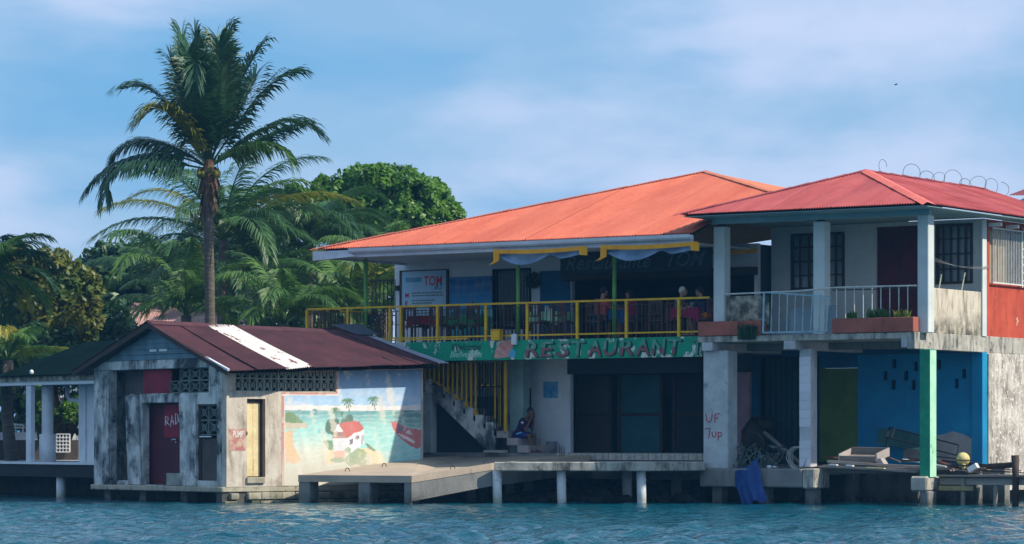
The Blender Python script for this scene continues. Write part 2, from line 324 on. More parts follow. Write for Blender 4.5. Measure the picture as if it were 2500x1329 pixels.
# ================================================================ water, ground
def build_water():
    rng = np.random.default_rng(4)
    xs = np.concatenate([[-4000,-1500,-600,-250,-120,-60,-35], np.arange(-17,17.001,.09), [35,60,120,250,600,1500,4000]])
    ys = np.concatenate([[-3000,-800,-300,-100,-30,0,20,34], np.arange(42,84.001,.085), [90,100,130]])
    X, Y = np.meshgrid(xs, ys); Z = np.zeros_like(X)
    for k in range(46):
        lam = .40*(1.036**k)*rng.uniform(.9,1.1); th = radians(250)+rng.normal(0,.8)
        amp = .0105*lam**.7
        Z += amp*np.sin(2*pi/lam*(X*cos(th)+Y*sin(th))+rng.uniform(0,2*pi))
    gust = .65+.35*np.sin(X*.21+1.3)*np.sin(Y*.17+X*.05)
    edge = np.clip((17-np.abs(X))/2,0,1)*np.clip((Y-42)/2,0,1)*np.clip((84-Y)/2,0,1)
    calm = np.clip((80-Y)/15,.28,1)
    Z = Z*edge*gust*calm
    nx, ny = len(xs), len(ys)
    V = np.stack([X.ravel(),Y.ravel(),Z.ravel()],1).astype(np.float32)
    I = np.arange(nx*ny).reshape(ny,nx)
    Q = np.stack([I[:-1,:-1],I[:-1,1:],I[1:,1:],I[1:,:-1]],-1).reshape(-1,4).astype(np.int32)
    me = bpy.data.meshes.new('water'); me.vertices.add(len(V)); me.vertices.foreach_set('co', V.ravel())
    me.loops.add(Q.size); me.loops.foreach_set('vertex_index', Q.ravel())
    me.polygons.add(len(Q)); me.polygons.foreach_set('loop_start', np.arange(0,Q.size,4,dtype=np.int32))
    me.polygons.foreach_set('use_smooth', np.ones(len(Q),dtype=bool)); me.update(calc_edges=True)
    m = bpy.data.materials.new('sea_water'); m.use_nodes = True; t = m.node_tree; p = t.nodes['Principled BSDF']
    p.inputs['Base Color'].default_value = (.006,.085,.13,1); p.inputs['Roughness'].default_value = .03; p.inputs['IOR'].default_value = 1.33
    p.inputs['Specular IOR Level'].default_value = .5
    co = t.nodes.new('ShaderNodeTexCoord'); mp = t.nodes.new('ShaderNodeMapping'); mp.inputs['Scale'].default_value = (1,.8,1)
    n1 = t.nodes.new('ShaderNodeTexNoise'); n1.inputs['Scale'].default_value = 9.0; n1.inputs['Detail'].default_value = 5; n1.inputs['Roughness'].default_value = .6
    b = t.nodes.new('ShaderNodeBump'); b.inputs['Strength'].default_value = .8; b.inputs['Distance'].default_value = .03
    n3 = t.nodes.new('ShaderNodeTexNoise'); n3.inputs['Scale'].default_value = 3.2; n3.inputs['Detail'].default_value = 4; n3.inputs['Roughness'].default_value = .55; n3.inputs['Distortion'].default_value = .6
    b0 = t.nodes.new('ShaderNodeBump'); b0.inputs['Strength'].default_value = 1.0; b0.inputs['Distance'].default_value = .10
    t.links.new(co.outputs['Object'], n3.inputs['Vector']); t.links.new(n3.outputs['Fac'], b0.inputs['Height']); t.links.new(b0.outputs[0], b.inputs['Normal'])
    t.links.new(co.outputs['Object'], mp.inputs[0]); t.links.new(mp.outputs[0], n1.inputs['Vector']); t.links.new(n1.outputs['Fac'], b.inputs['Height']); t.links.new(b.outputs[0], p.inputs['Normal'])
    n2 = t.nodes.new('ShaderNodeTexNoise'); n2.inputs['Scale'].default_value = .35; n2.inputs['Detail'].default_value = 3
    x = t.nodes.new('ShaderNodeMix'); x.data_type = 'RGBA'; x.inputs['A'].default_value = (.000,.055,.105,1); x.inputs['B'].default_value = (.000,.080,.10,1)
    t.links.new(co.outputs['Object'], n2.inputs['Vector']); t.links.new(n2.outputs['Fac'], x.inputs['Factor']); t.links.new(x.outputs['Result'], p.inputs['Base Color'])
    me.materials.append(m)
    o = bpy.data.objects.new('water', me); COL.objects.link(o); tag(o, kind='structure')
build_water()
M_SOIL = mk('shore_soil', (.12,.10,.07), .95, (.07,.085,.04), .6, bump=.3)
g = MB(); 
gp = [(-4000,91),(-9,91),(6,86.5),(16,82),(40,70),(4000,70),(4000,6000),(-4000,6000)]
g.prism(gp, lambda x,y:(x,y,-.6), lambda x,y:(x,y,.9))
tag(solo('ground', None, None, WORLD, g, M_SOIL), kind='structure')

# ================================================================ corner house (right)
F = MAIN
CH = thing('corner_house', 'two storey house over the water with rose red hipped roof and open veranda', 'house', MAIN, 0, 0, 0)
W0 = 3.77                                                        # front wall of the rooms, behind the veranda
FL = 4.13
front = lambda u,d,z: (u,d,z)
side = lambda u,d,z: (d,u,z)
part('floor_slab', MB().box(-6.0,-.20,0,9,3.98,FL), M_CONC2, CH, bevel=.01)
part('side_beam', MB().box(-.20,.0,-.012,9,3.73,FL+.006), M_CONC2, CH, 'mildewed concrete edge beam on the sunny side', bevel=.012)
for a0,a1 in ((-5.87,-5.56),(-3.55,-3.23),(-.36,-.205)):
    part('floor_beam', MB().box(a0,a1,-.02,3.7,3.77,3.979), M_BEAM, CH, bevel=.01)
part('floor_beam', MB().box(-5.55,-.37,1.7,2.0,3.80,3.979), M_CONC, CH)
part('front_lintel', MB().box(-6.6,-.02,3.5,3.74,3.72,3.978), M_DARKBLUE, CH)
# veranda columns
for a0,a1,zt in ((-5.72,-5.41,6.86),(-2.91,-2.60,6.88),(-.09,.20,6.93)):
    c = part('column', MB().box(a0,a1,.30,.62,FL-.01,zt), M_WHITEWALL, CH, bevel=.015)
    part('roof_post', MB().box(a0+.08,a1-.08,.36,.52,zt-.01,7.02), M_DARKWOOD, c)
# upper front wall and its openings
win1 = (-5.43,-3.88,5.42,6.86); door = (-3.0,-1.72,FL,6.95); win2 = (-1.31,-.30,5.45,6.95)
part('front_wall', MB().wall(-6.02,.0,FL,7.05,W0,W0+.16,[win1,door,win2],front), M_WHITEWALL, CH)
sw = (4.14,7.4,F.Z(690,0,4.14),F.Z(557,0,4.14))
part('side_wall', MB().wall(W0+.16,9,FL,7.05,-.02,-.18,[sw],side), M_ORANGEWALL, CH, 'brick orange side wall with worn patches')
part('corner_pilaster', MB().box(-.015,.03,W0-.14,W0+.10,FL,7.02), M_WHITEWALL, CH)
part('rear_wall', MB().box(-6,0,8.8,8.98,.9,7.0), M_WHITEWALL, CH)
part('side_wall', MB().box(-6.02,-5.86,W0+.165,8.8,FL,7.0), M_WHITEWALL, CH)
part('partition', MB().box(-5.8,-.2,W0+2.4,W0+2.5,FL,7.0), M_VOID, CH)
def barred_window(o, m, parent, cols, rows, name='window', b=W0+.06, fw=.06, bw=.018):
    a0,a1,z0,z1 = o
    wdw = part(name, MB().box(a0,a0+fw,b-.10,b,z0,z1).box(a1-fw,a1,b-.10,b,z0,z1).box(a0+fw,a1-fw,b-.10,b,z0,z0+fw).box(a0+fw,a1-fw,b-.10,b,z1-fw,z1), m, parent)
    part('pane', MB().box(a0+fw,a1-fw,b-.02,b-.01,z0+fw,z1-fw), M_PANE, wdw)
    g = MB()
    for i in range(1,cols): x = a0+(a1-a0)*i/cols; g.box(x-bw,x+bw,b-.085,b-.055,z0+fw,z1-fw)
    for j in range(1,rows): z = z0+(z1-z0)*j/rows; g.box(a0+fw,a1-fw,b-.10,b-.0851,z-bw,z+bw)
    part('grille', g, m, wdw)
    cm = MB().box(a0+fw,a0+(a1-a0)*.46,b+.02,b+.03,z0+fw,z1-fw); 
    return wdw
barred_window(win1, M_DARKWOOD, CH, 6, 4)
barred_window(win2, M_DARKWOOD, CH, 5, 4)
dr = part('door', MB().box(door[0],door[1],W0+.09,W0+.14,FL,door[3]), M_MAROON, CH, 'dark maroon double door')
part('door_post', MB().box(-2.38,-2.34,W0+.075,W0+.089,FL,door[3]), M_DARKWOOD, dr)
# white barred side window
gw = MB(); n = 34
for i in range(n):
    y = sw[0]+.03+(sw[1]-sw[0]-.06)*i/(n-1); gw.box(.05,.066,y-.008,y+.008,sw[2],sw[3])
gw.box(.045,.075,sw[0],sw[1],sw[2]-.02,sw[2]+.015).box(.045,.075,sw[0],sw[1],sw[3]-.015,sw[3]+.02)
gw.box(.046,.074,5.85,5.9,sw[2]-.06,sw[3])
for k in range(6): gw.box(.067,.08,5.9,6.05,sw[2]+.1+k*.2,sw[2]+.125+k*.2)
wd = part('window', MB().box(-.13,-.10,sw[0],sw[1],sw[2],sw[3]), M_GLASS, CH, 'side window behind white iron bars')
part('window_bars', gw, M_WHITEIRON, wd)
part('curtain', MB().corr((-.09,sw[0],sw[2]),(-.09,sw[0]+1.1,sw[2]),(-.09,sw[0],sw[3]),(-.09,sw[0]+1.1,sw[3]),.14,.02), mk('beige_curtain', (.42,.36,.24), .9), wd)
part('parapet', MB().box(-.14,-.01,.63,3.62,FL,F.Z(703,0,1.0)), M_PARAPET, CH, 'mildewed cream parapet between column and orange wall', bevel=.012)
# soffit, eaves beams
part('soffit', MB().box(-6.0,.60,-.66,W0-.005,7.062,7.075), M_TEAL, CH)
part('soffit', MB().box(.005,.60,W0,9.2,7.062,7.075), M_TEAL, CH)
part('eave_beam', MB().box(-6.0,.20,.34,.50,6.93,7.06), M_TEAL, CH)
for k in range(5): part('bracket', MB().box(.01,.35,4.0+k*1.0,4.08+k*1.0,6.86,6.95), M_WHITE, CH)
# hipped roof of corrugated sheets
EZ = 7.13; AL, AR, BF = -6.08, .66, -.72; AX, BX, ZX = -2.68, 2.62, 8.28
rf = part('roof', MB().add([(AL+.05,BF+.05,EZ-.04),(AR-.05,BF+.05,EZ-.04),(AX,BX,ZX-.06),(AX,9.3,ZX-.06),(AR-.05,9.3,EZ-.04),(AL+.05,9.3,EZ-.04)],
          [(0,1,2),(1,4,3,2),(0,2,3,5)]), M_DARKWOOD, CH)
def sheets(parent, m, e0, e1, top, n, name='roofing_sheet', pitch=.085, amp=.013):
    """n sheets side by side from the eave line e0-e1 to the line returned by top(u)"""
    e0, e1 = Vector(e0), Vector(e1)
    for i in range(n):
        u0, u1 = i/n, min(1,(i+1)/n+.004)
        t0, t1 = Vector(top(u0)), Vector(top(u1))
        dz = Vector((0,0,.0015*(i%2))); W_ = (e1-e0).length/n
        part(name, MB().corr(e0.lerp(e1,u0)+dz, e0.lerp(e1,u1)+dz, t0+dz, t1+dz, pitch, amp, rows=3, phase=2*pi*i*W_/pitch), m, parent, smooth=True)
def tri_top(a0, ap, a1, b0, z0, bp, zp):
    def f(u):
        a = a0+(a1-a0)*u
        k = (a-a0)/(ap-a0) if a <= ap else (a1-a)/(a1-ap)
        k = max(0,min(1,k)); return (a, b0+(bp-b0)*k, z0+(zp-z0)*k)
    return f
sheets(rf, M_REDROOF, (AL,BF,EZ), (AR,BF,EZ), tri_top(AL,AX,AR,BF,EZ,BX,ZX), 8, pitch=.10, amp=.022)
def side_top(u):
    b = BF+(9.3-BF)*u; k = min(1,(b-BF)/(BX-BF)); return (AR+(AX-AR)*k, b, EZ+(ZX-EZ)*k)
sheets(rf, M_REDROOF, (AR,BF,EZ+.002), (AR,9.3,EZ+.002), side_top, 12, pitch=.10, amp=.022)
def side_top2(u):
    b = BF+(9.3-BF)*u; k = min(1,(b-BF)/(BX-BF)); return (AL+(AX-AL)*k, b, EZ+(ZX-EZ)*k)
sheets(rf, M_REDROOF, (AL,BF,EZ+.002), (AL,9.3,EZ+.002), side_top2, 12)
def cap(parent, m, p, q, wd, nf, ng, lift=.03, label=None):
    """folded ridge flashing along p-q, wings lying on slopes with downhill directions nf and ng"""
    p, q = Vector(p)+Vector((0,0,lift)), Vector(q)+Vector((0,0,lift)); nf, ng = Vector(nf).normalized()*wd, Vector(ng).normalized()*wd
    k = 10; mb = MB(); rs = random.Random(5)
    for i in range(k):
        a, b = p.lerp(q,i/k), p.lerp(q,(i+1)/k+.012); j = Vector((0,0,rs.uniform(0,.012)))
        mb.add([a+nf+j,a+j*1.5,a+ng+j,b+nf,b,b+ng], [(0,1,4,3),(1,2,5,4)])
    part('ridge_cap', mb, m, parent, label)
sf = Vector((0,-(BX-BF),-(ZX-EZ))); sr = Vector((AR-AX,0,-(ZX-EZ))); sl = Vector((AL-AX,0,-(ZX-EZ)))
M_CAP = mk('pale_red_ridge_metal', lin(222,112,92), .5, lin(204,92,78), 1.5, bump=.04)
cap(rf, M_CAP, (AX,BX,ZX), (AR,BF,EZ), .26, sf, sr)
cap(rf, M_REDROOF, (AX,BX,ZX), (AL,BF,EZ), .2, sf, sl)
cap(rf, M_REDROOF, (AX,BX,ZX), (AX,9.3,ZX), .2, sl, sr)
# lower storey
lc = part('column', MB().box(-5.92,-5.21,.14,.62,.85,3.775), M_GREYCOL, CH, 'broad grey column with red graffiti', bevel=.02)
mc = part('column', MB().box(-3.29,-2.97,.305,.62,.9,3.79), M_BEAM, CH, 'column clad with white tiles', bevel=.01)
tl = mesh('tile', MB().box(0,.31,-.012,0,0,.205), M_TILE); zt = 3.60
for k in range(8): inst('tile', tl, mc, (-3.285,.304,zt-.215*(k+1)))
for k in range(2): inst('tile', tl, mc, (-3.285,.304,1.34-.215*k))
inst('tile', tl, mc, (-3.285,.304,.91))
gc = part('column', MB().box(.015,.29,.20,.54,.66,3.725), M_GREENCOL, CH, 'jade green column, its sunlit side coloured paler', bevel=.015)
part('column_side', MB().box(.2905,.294,.205,.535,.68,3.70), mk('sunlit_mint_column_paint', lin(176,222,190), .8, lin(150,204,172), 3, spots=lin(120,170,140), ps=5, plo=.62, phi=.7, bump=.2), gc)  # sunlit side: the brightness is put into a paler mint colour
part('column_base', MB().box(-.16,.27,.06,.78,.34,.70), M_CONC2, CH, bevel=.04)
part('pile', MB().box(.05,.30,.12,.55,-.5,.345), M_CONC, CH, bevel=.03)
part('foundation_beam', MB().box(-5.95,-3.06,.0,.82,.40,.86), M_CONC, CH, bevel=.03)
part('foundation_cap', MB().box(-3.055,-2.72,.02,.80,.38,.87), M_CONC2, CH, bevel=.03)
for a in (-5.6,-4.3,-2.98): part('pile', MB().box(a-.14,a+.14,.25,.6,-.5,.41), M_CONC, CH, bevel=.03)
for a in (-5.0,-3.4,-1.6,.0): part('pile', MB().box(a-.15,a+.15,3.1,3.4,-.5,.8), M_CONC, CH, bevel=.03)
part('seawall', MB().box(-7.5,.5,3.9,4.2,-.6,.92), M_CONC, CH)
# blue wall with slot vents, green door
slots = []
for px,py in ((2162,918),(2184,888),(2182,940),(2213,918),(2231,940),(2236,895),(2293,890),(2336,937),(2354,913)):
    a = F.A(px,W0); z = F.Z(py,a,W0); slots.append((a-.055,a+.055,z-.12,z+.12))
gd = (-4.62,-3.50,1.0,3.39)
part('front_wall', MB().wall(-3.50,-.28,.93,3.74,W0-.02,W0+.12,slots,front), M_BLUEWALL, CH, 'strong blue wall with small slot vents and bare plaster patch')
part('plaster_patch', MB().prism([(-2.2,1.0),(-.32,1.0),(-.32,1.60),(-.6,1.72),(-.85,1.78),(-1.1,1.70),(-1.5,1.66),(-1.9,1.5),(-2.2,1.3)], lambda a,z:(a,W0-.024,z), lambda a,z:(a,W0-.0205,z)), mk('bare_grey_plaster', (.36,.37,.37), .9, (.26,.25,.25), 3, bump=.3), CH)
part('vent_backing', MB().box(-3.4,-.3,W0+.5,W0+.52,.95,3.7), M_VOID, CH)
part('corner_pilaster', MB().box(-.28,.02,W0-.12,W0+.15,.93,3.73), M_BLUEWALL, CH, bevel=.01)
part('side_wall', MB().box(-.14,.016,W0+.15,9,.3,3.73), M_DIRTYWHITE, CH, 'patchy whitewashed side wall at water level')
part('corner_strip', MB().box(.0165,.05,W0+.16,W0+.36,.5,3.70), M_CONC2, CH)
part('door', MB().box(gd[0],gd[1],W0+.02,W0+.07,gd[2],gd[3]), M_GREENDOOR, CH, 'olive green door')
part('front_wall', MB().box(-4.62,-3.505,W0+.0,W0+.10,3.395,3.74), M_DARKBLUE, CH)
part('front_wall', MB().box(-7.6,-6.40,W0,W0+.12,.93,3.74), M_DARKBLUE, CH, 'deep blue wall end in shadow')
part('shutter', MB().corr((-6.40,W0+.35,.95),(-4.62,W0+.35,.95),(-6.40,W0+.35,3.7),(-4.62,W0+.35,3.7),.16,.02), mk('dark_teal_shutter', lin(22,74,84), .6, lin(16,56,66), 1), CH)
part('back_floor', MB().box(-7.5,-3.3,.83,8.7,.70,.93), M_CONC, CH)
# graffiti on the grey column
def text(s, size, shear=0.0, bold=0.0, ext=0.0, spacing=1.0):
    cu = bpy.data.curves.new('t', 'FONT'); cu.body = s; cu.size = size; cu.shear = shear; cu.offset = bold; cu.extrude = ext; cu.space_character = spacing; cu.resolution_u = 3
    o = bpy.data.objects.new('t', cu); COL.objects.link(o)
    bpy.context.view_layer.update()
    me = o.evaluated_get(bpy.context.evaluated_depsgraph_get()).to_mesh()
    vs = [tuple(v.co) for v in me.vertices]; fs = [tuple(p.vertices) for p in me.polygons]
    o.to_mesh_clear() if False else None
    bpy.data.objects.remove(o); bpy.data.curves.remove(cu)
    return vs, fs
def lettering(name, s, size, m, parent, fn, **k):
    vs, fs = text(s, size, **k)
    return part(name, MB().add([fn(*p) for p in vs], fs), m, parent)
def stroke_text(parent, name, m, strokes, fn, r=.012):
    mb = MB()
    for st in strokes: mb.tube([fn(*p) for p in st], r, 5)
    return part(name, mb, m, parent)
M_SPRAY = mk('red_spray_paint', lin(196,44,70), .7, bump=0)
G = lambda x,z: (-5.84+x, .134, z)
stroke_text(lc, 'graffiti', M_SPRAY, [[(0,2.22),(.02,2.05),(.10,2.0),(.17,2.07),(.18,2.22)],[(.26,2.0),(.26,2.2),(.40,2.22)],[(.26,2.1),(.36,2.11)],
   [(-.02,1.84),(.12,1.86),(.08,1.6)],[(.18,1.76),(.19,1.65),(.25,1.63),(.29,1.68),(.29,1.77)],[(.35,1.55),(.36,1.77)],[(.36,1.76),(.45,1.74),(.45,1.66),(.37,1.65)]], G)
# things on the veranda
for a0,a1,nm in ((-5.98,-4.18,'long terracotta planter box at the left end of the veranda'),(-2.22,-.03,'terracotta planter box with green plants beside the right veranda column')):
    t = thing('planter_box', nm, 'planter', MAIN, (a0+a1)/2, .1, FL, 'planters on the veranda edge')
    part('box', MB().box(a0,a1,-.03,.27,FL+.008,FL+.36), M_TERRA, t, bevel=.012)
    part('soil', MB().box(a0+.03,a1-.03,.0,.24,FL+.361,FL+.366), M_SOIL, t)
M_LEAFY = mk('fresh_green_leaf', (.10,.22,.03), .5, (.05,.13,.02), 3, bump=0, trans=.3, sv=.2)
def tuft(label, a, b, z, n, h, spread, seed, m=M_LEAFY, fr=MAIN, cat='plant', droop=.4, group=None, wd=.02):
    rs = random.Random(seed); mb = MB()
    for i in range(n):
        x, y = a+rs.uniform(-spread,spread), b+rs.uniform(-.08,.08)
        th = rs.uniform(0,2*pi); hh = h*rs.uniform(.5,1); ln = hh*rs.uniform(.2,.7); c, s_ = cos(th), sin(th)
        p = [(x,y,z),(x+c*ln*.4,y+s_*ln*.4,z+hh*.7),(x+c*ln,y+s_*ln,z+hh*(1-droop*rs.random()))]
        for k in range(2):
            w0, w1 = wd*(1-.3*k), wd*(.7-.6*k)
            mb.quad((p[k][0]-s_*w0,p[k][1]+c*w0,p[k][2]),(p[k][0]+s_*w0,p[k][1]-c*w0,p[k][2]),(p[k+1][0]+s_*w1,p[k+1][1]-c*w1,p[k+1][2]),(p[k+1][0]-s_*w1,p[k+1][1]+c*w1,p[k+1][2]))
    return solo('potted_plant', label, cat, fr, mb, m, group)
tuft('small grassy tuft near the left end of the right planter', -1.75, .12, FL+.36, 45, .22, .12, 1)
tuft('dense leafy plant in the middle of the right planter', -1.05, .12, FL+.36, 90, .30, .28, 2)
tuft('yellowish leafy plant at the right end of the right planter', -.38, .12, FL+.36, 60, .24, .2, 3, mk('yellow_green_leaf', (.24,.27,.03), .5, (.10,.18,.02), 4, bump=0, trans=.3))
tuft('dark fern hanging over the slab edge beside the leaning gate', -4.55, -.05, FL-.1, 150, .55, .22, 4, mk('dark_fern_leaf', (.03,.09,.03), .6, (.02,.06,.03), 3, bump=0, trans=.2), droop=.9)
# leaning pale blue gate
lg = thing('metal_gate', 'pale blue barred iron gate leaning on the veranda front', 'gate', MAIN, -3.2, -.05, FL)
gx0, gx1, gz0, gz1 = -4.10, -2.35, FL+.06, FL+1.06
lean = lambda z: -.06+.16*(z-FL)
gp_ = lambda a,z: (a-.06*(z-FL)*(1 if a<-3 else .3), lean(z), z)
part('frame', MB().bar(gp_(gx0,gz0),gp_(gx0,gz1),.04).bar(gp_(gx1,gz0),gp_(gx1,gz1-.18),.04).bar(gp_(gx0,gz0),gp_(gx1,gz0),.04).bar(gp_(gx0,gz1),gp_(gx1,gz1-.16),.035), M_PALEBLUEIRON, lg)
bb = MB()
for k in range(1,8):
    a = gx0+(gx1-gx0)*k/8; bb.bar(gp_(a,gz0),gp_(a,gz1-.1*k/8),.022)
part('bars', bb, M_PALEBLUEIRON, lg)
# balustrade right of the gate
bl = thing('veranda_railing', 'white iron veranda railing between gate and right column', 'railing', MAIN, -1.2, .34, FL)
part('top_rail', MB().tube([(-5.4,.32,FL+1.05),(-3.4,.31,FL+1.07),(-2.3,.30,FL+1.13),(-.1,.30,FL+1.12)],.022,6), M_WHITEIRON, bl)
part('top_rail', MB().tube([(-2.4,.34,FL+1.07),(-.1,.33,FL+1.06)],.016,6), M_STEEL, bl)
for k in range(9): part('baluster', MB().box(-2.28+k*.24,-2.262+k*.24,.31,.328,FL,FL+1.1), M_WHITEIRON, bl)
part('panel', MB().box(-5.40,-4.2,.40,.44,FL,FL+1.0), M_PARAPET, bl, 'mildewed pale panel at the left end')
solo('plywood_sheet', 'grey plywood sheet standing behind the leaning gate', 'board', MAIN, MB().hexa([(-3.6,.36,FL),(-2.32,.36,FL),(-2.32,.38,FL),(-3.6,.38,FL)],[(-3.6,.46,FL+.62),(-2.32,.46,FL+.72),(-2.32,.48,FL+.72),(-3.6,.48,FL+.62)]), mk('blue_grey_board', (.22,.28,.31), .7, (.17,.22,.25), 2))
for k,(b0,b1,h) in enumerate(((1.55,1.75,1.45),(2.75,3.05,1.55))):
    solo('broom_handle', ('shorter pale stick leaning behind the cream parapet near the column','longer pale stick leaning behind the cream parapet near the wall')[k], 'stick', MAIN, MB().tube([(-.35,b0,FL+.0),(-.17,b1,FL+h)],.017,6), mk('pale_stick_wood', (.55,.56,.40), .6), 'sticks behind the parapet')
cl = MB()
for k in range(5):
    pts = []
    for i in range(9):
        t = i/8; pts.append((.12-.06*t+.02*k*(1-t), .5+3.6*t, 5.98-.10*k*(1-t)*.35-.22*sin(pi*t*.8)*(1-.1*k)))
    cl.tube(pts,.0028,4)
solo('clothes_line', 'bundle of thin wires slung from right column to the orange wall', 'wire', MAIN, cl, mk('grey_wire', (.22,.22,.22), .6))
# razor wire along the ridge of the corner house
rw = MB(); pts = []
for i in range(420):
    t = i/420; th = t*2*pi*7.3; b = 4.6+5.6*t; q_ = .24+.05*sin(t*19)
    pts.append((AX+.2+q_*cos(th)*.8, b+q_*cos(th)*.9, ZX+.0+.05*sin(t*31)+q_*sin(th)))
rw.tube(pts,.0065,4)
rw.tube([(AX+.1,3.35+.22*cos(k*.5),ZX+.16+.17*sin(k*.5)) for k in range(10)],.0065,4)
solo('razor_wire', 'coils of razor wire above the red roof ridge', 'wire', MAIN, rw, M_STEEL)
# a bit of the neighbour's roof at the right edge
nb = thing('neighbour_roof', 'dark maroon roof corner just showing at the right edge', 'roof', WORLD, wx(2530,90), 90, 0)
x0, x1 = wx(2462,90), wx(2640,90)
part('wall', MB().box(x0+.6,x1,90.6,95,.9,wz(478,90)), M_WHITEWALL, nb)
part('roof', MB().corr((x0,90,wz(477,90)),(x1,90,wz(479,90)),(x0+1,93,wz(455,92)),(x1,93,wz(452,92))), mk('dark_maroon_roof', lin(110,40,44), .6), nb)
# ================================================================ restaurant
F = MAIN
RB = thing('restaurant_building', 'two storey waterfront restaurant with salmon metal roof and green sign band', 'restaurant', MAIN, -11, 2, 0)
DZ = 4.15; RF = .30; RW = 3.2; GF = 1.22
AL2, AR2, B2, E2 = -17.38, -4.4, -.70, 6.66
PA, PB, PZ_ = -9.0, 5.5, 8.76; HR = (-.6,-.7,6.66)
part('terrace_slab', MB().box(-18.6,-6.05,RF+.10,RW+.2,3.75,DZ-.02), M_CONC, RB)
part('terrace_slab', MB().box(-18.6,-6.05,RW+.2,8,3.75,DZ-.02), M_CONC, RB)
# sign band
sb = part('sign_band', MB().box(-17.2,-6.06,RF,RF+.095,3.64,DZ), M_SIGN, RB, 'peeling green sign band with raised painted lettering', bevel=.008)
M_LETSH = mk('dark_green_letter_shadow', lin(14,72,66), .7, lin(10,54,50), 3, bump=.1)
M_LETRED = mk('faded_maroon_letter_paint', lin(140,92,96), .75, lin(112,78,80), 4, spots=lin(30,140,110), ps=6, plo=.60, phi=.64, bump=.1)
M_LETGREEN = mk('faded_green_letter_paint', lin(20,128,100), .75, lin(120,160,146), 4, bump=.1)
M_LETPALE = mk('pale_green_script_paint', lin(150,206,184), .75, bump=0)
def letter_word(s, a0, a1, z0, h, shear):
    vs, fs = text(s, 1.0, shear=shear, bold=.012, ext=.02)
    x0, x1 = min(v[0] for v in vs), max(v[0] for v in vs); y0, y1 = min(v[1] for v in vs), max(v[1] for v in vs)
    # split into letters by connected faces gaps
    return vs, fs, x0, x1, y0, y1
adv = []
word = 'RESTAURANT'; a = F.A(1283,RF); aend = F.A(1672,RF); step = (aend-a)/len(word)
for i,chx in enumerate(word):
    vs, fs = text(chx, .52, shear=.12, bold=.008, ext=.014)
    xs_ = [v[0] for v in vs]; ys_ = [v[1] for v in vs]; sx = (step*.86)/(max(xs_)-min(xs_)); sz = .40/(max(ys_)-min(ys_)); x0 = min(xs_); y0 = min(ys_)
    fn = lambda da,db,dz: [(a+i*step+(v[0]-x0)*sx+da, RF-.016+v[2]+db, 3.70+(v[1]-y0)*sz+dz) for v in vs]
    lo = MB().add(fn(0,0,0), fs); part('letter', lo, M_LETRED if i not in (3,) else M_LETGREEN, sb)
    part('letter_shadow', MB().add(fn(.030,.012,-.022), fs), M_LETSH, sb)
    # upper half of each letter has faded back to green
    lo2 = MB().add([(x,y-.004,z) for x,y,z in fn(0,0,0) ], fs)
    up = part('letter_fade', lo2, M_LETGREEN, sb)
    bm = bmesh.new(); bm.from_mesh(up.data)
    bmesh.ops.bisect_plane(bm, geom=bm.verts[:]+bm.edges[:]+bm.faces[:], plane_co=(0,0,3.70+.20+.04*sin(i*2.1)), plane_no=(0,0,1), clear_inner=True)
    bm.to_mesh(up.data); bm.free(); tag(up, kind='stuff')
vs, fs = text('T', .52, shear=.12, bold=.008, ext=.014); a2 = F.A(1688,RF)
part('letter', MB().add([(a2+v[0], RF-.016+v[2], 3.70+v[1]*1.08) for v in vs], fs), M_LETGREEN, sb)
part('letter_shadow', MB().add([(a2+v[0]+.03, RF-.004+v[2], 3.68+v[1]*1.08) for v in vs], fs), M_LETSH, sb)
lettering('painted_word', 'Welcome', .24, M_LETSH, sb, lambda x,y,z: (F.A(1100,RF)+x*1.0, RF-.006, 3.92+y), shear=.35, bold=.003)
lettering('painted_word', 'Bienvenidos', .23, M_LETPALE, sb, lambda x,y,z: (F.A(1098,RF)+x*.92, RF-.007, 3.73+y), shear=.35, bold=.003)
# painted scallop shell
sh_ = MB(); ac = F.A(1240,RF); zc = 3.72
for k in range(7):
    t0, t1 = radians(60+k*18), radians(60+(k+1)*18)
    poly = [(0.04,0)]+[((.40+.03*sin(pi*j/4))*cos(t0+(t1-t0)*j/4), (.40+.03*sin(pi*j/4))*sin(t0+(t1-t0)*j/4)) for j in range(5)]
    sh_ = MB().prism(poly, lambda x,z:(ac+x,RF-.010-.004*(k%2),zc+z), lambda x,z:(ac+x,RF-.001,zc+z))
    part('shell_rib', sh_, mk('faded_pink_shell_paint', lin(206,158,150), .8, lin(170,110,104), 5, bump=.1, rand=.12), sb)
part('painted_patch', MB().prism([(.02,.0),(.22,-.02),(.24,.14),(.12,.2),(.03,.12)], lambda x,z:(ac+.02+x,RF-.016,zc+z), lambda x,z:(ac+.02+x,RF-.001,zc+z)), mk('sky_blue_sign_paint', lin(70,160,196), .8, bump=0), sb)
# railing of the terrace
rl = part('railing', MB().bar((-18.5,.35,5.11),(-5.86,.35,5.11),.05).bar((-18.5,.35,5.11),(-18.5,3.2,5.11),.05), M_YELLOW, RB, 'yellow terrace railing with dark balusters')
part('lower_rail', MB().bar((-18.5,.35,4.27),(-5.9,.35,4.27),.04), M_YELLOW, rl)
part('lower_rail', MB().bar((-17.4,.33,4.215),(-13.2,.33,4.215),.035), M_YELLOW, rl)
for px in (750,850,953,1069,1187,1288,1410,1530,1658):
    a = F.A(px,.35); part('post', MB().box(a-.035,a+.035,.31,.38,DZ-.02 if px>900 else 3.9,5.09), M_YELLOW, rl)
part('post', MB().box(-15.4,-15.33,.31,.38,DZ-.01,5.09), M_YELLOW, rl)
bal = MB()
for k in range(104):
    a = -18.4+k*.12; bal.box(a-.008,a+.008,.345,.36,4.28,4.98)
bal.box(-18.45,-5.9,.344,.361,4.98,5.0).box(-18.45,-5.9,.343,.362,4.62,4.632)
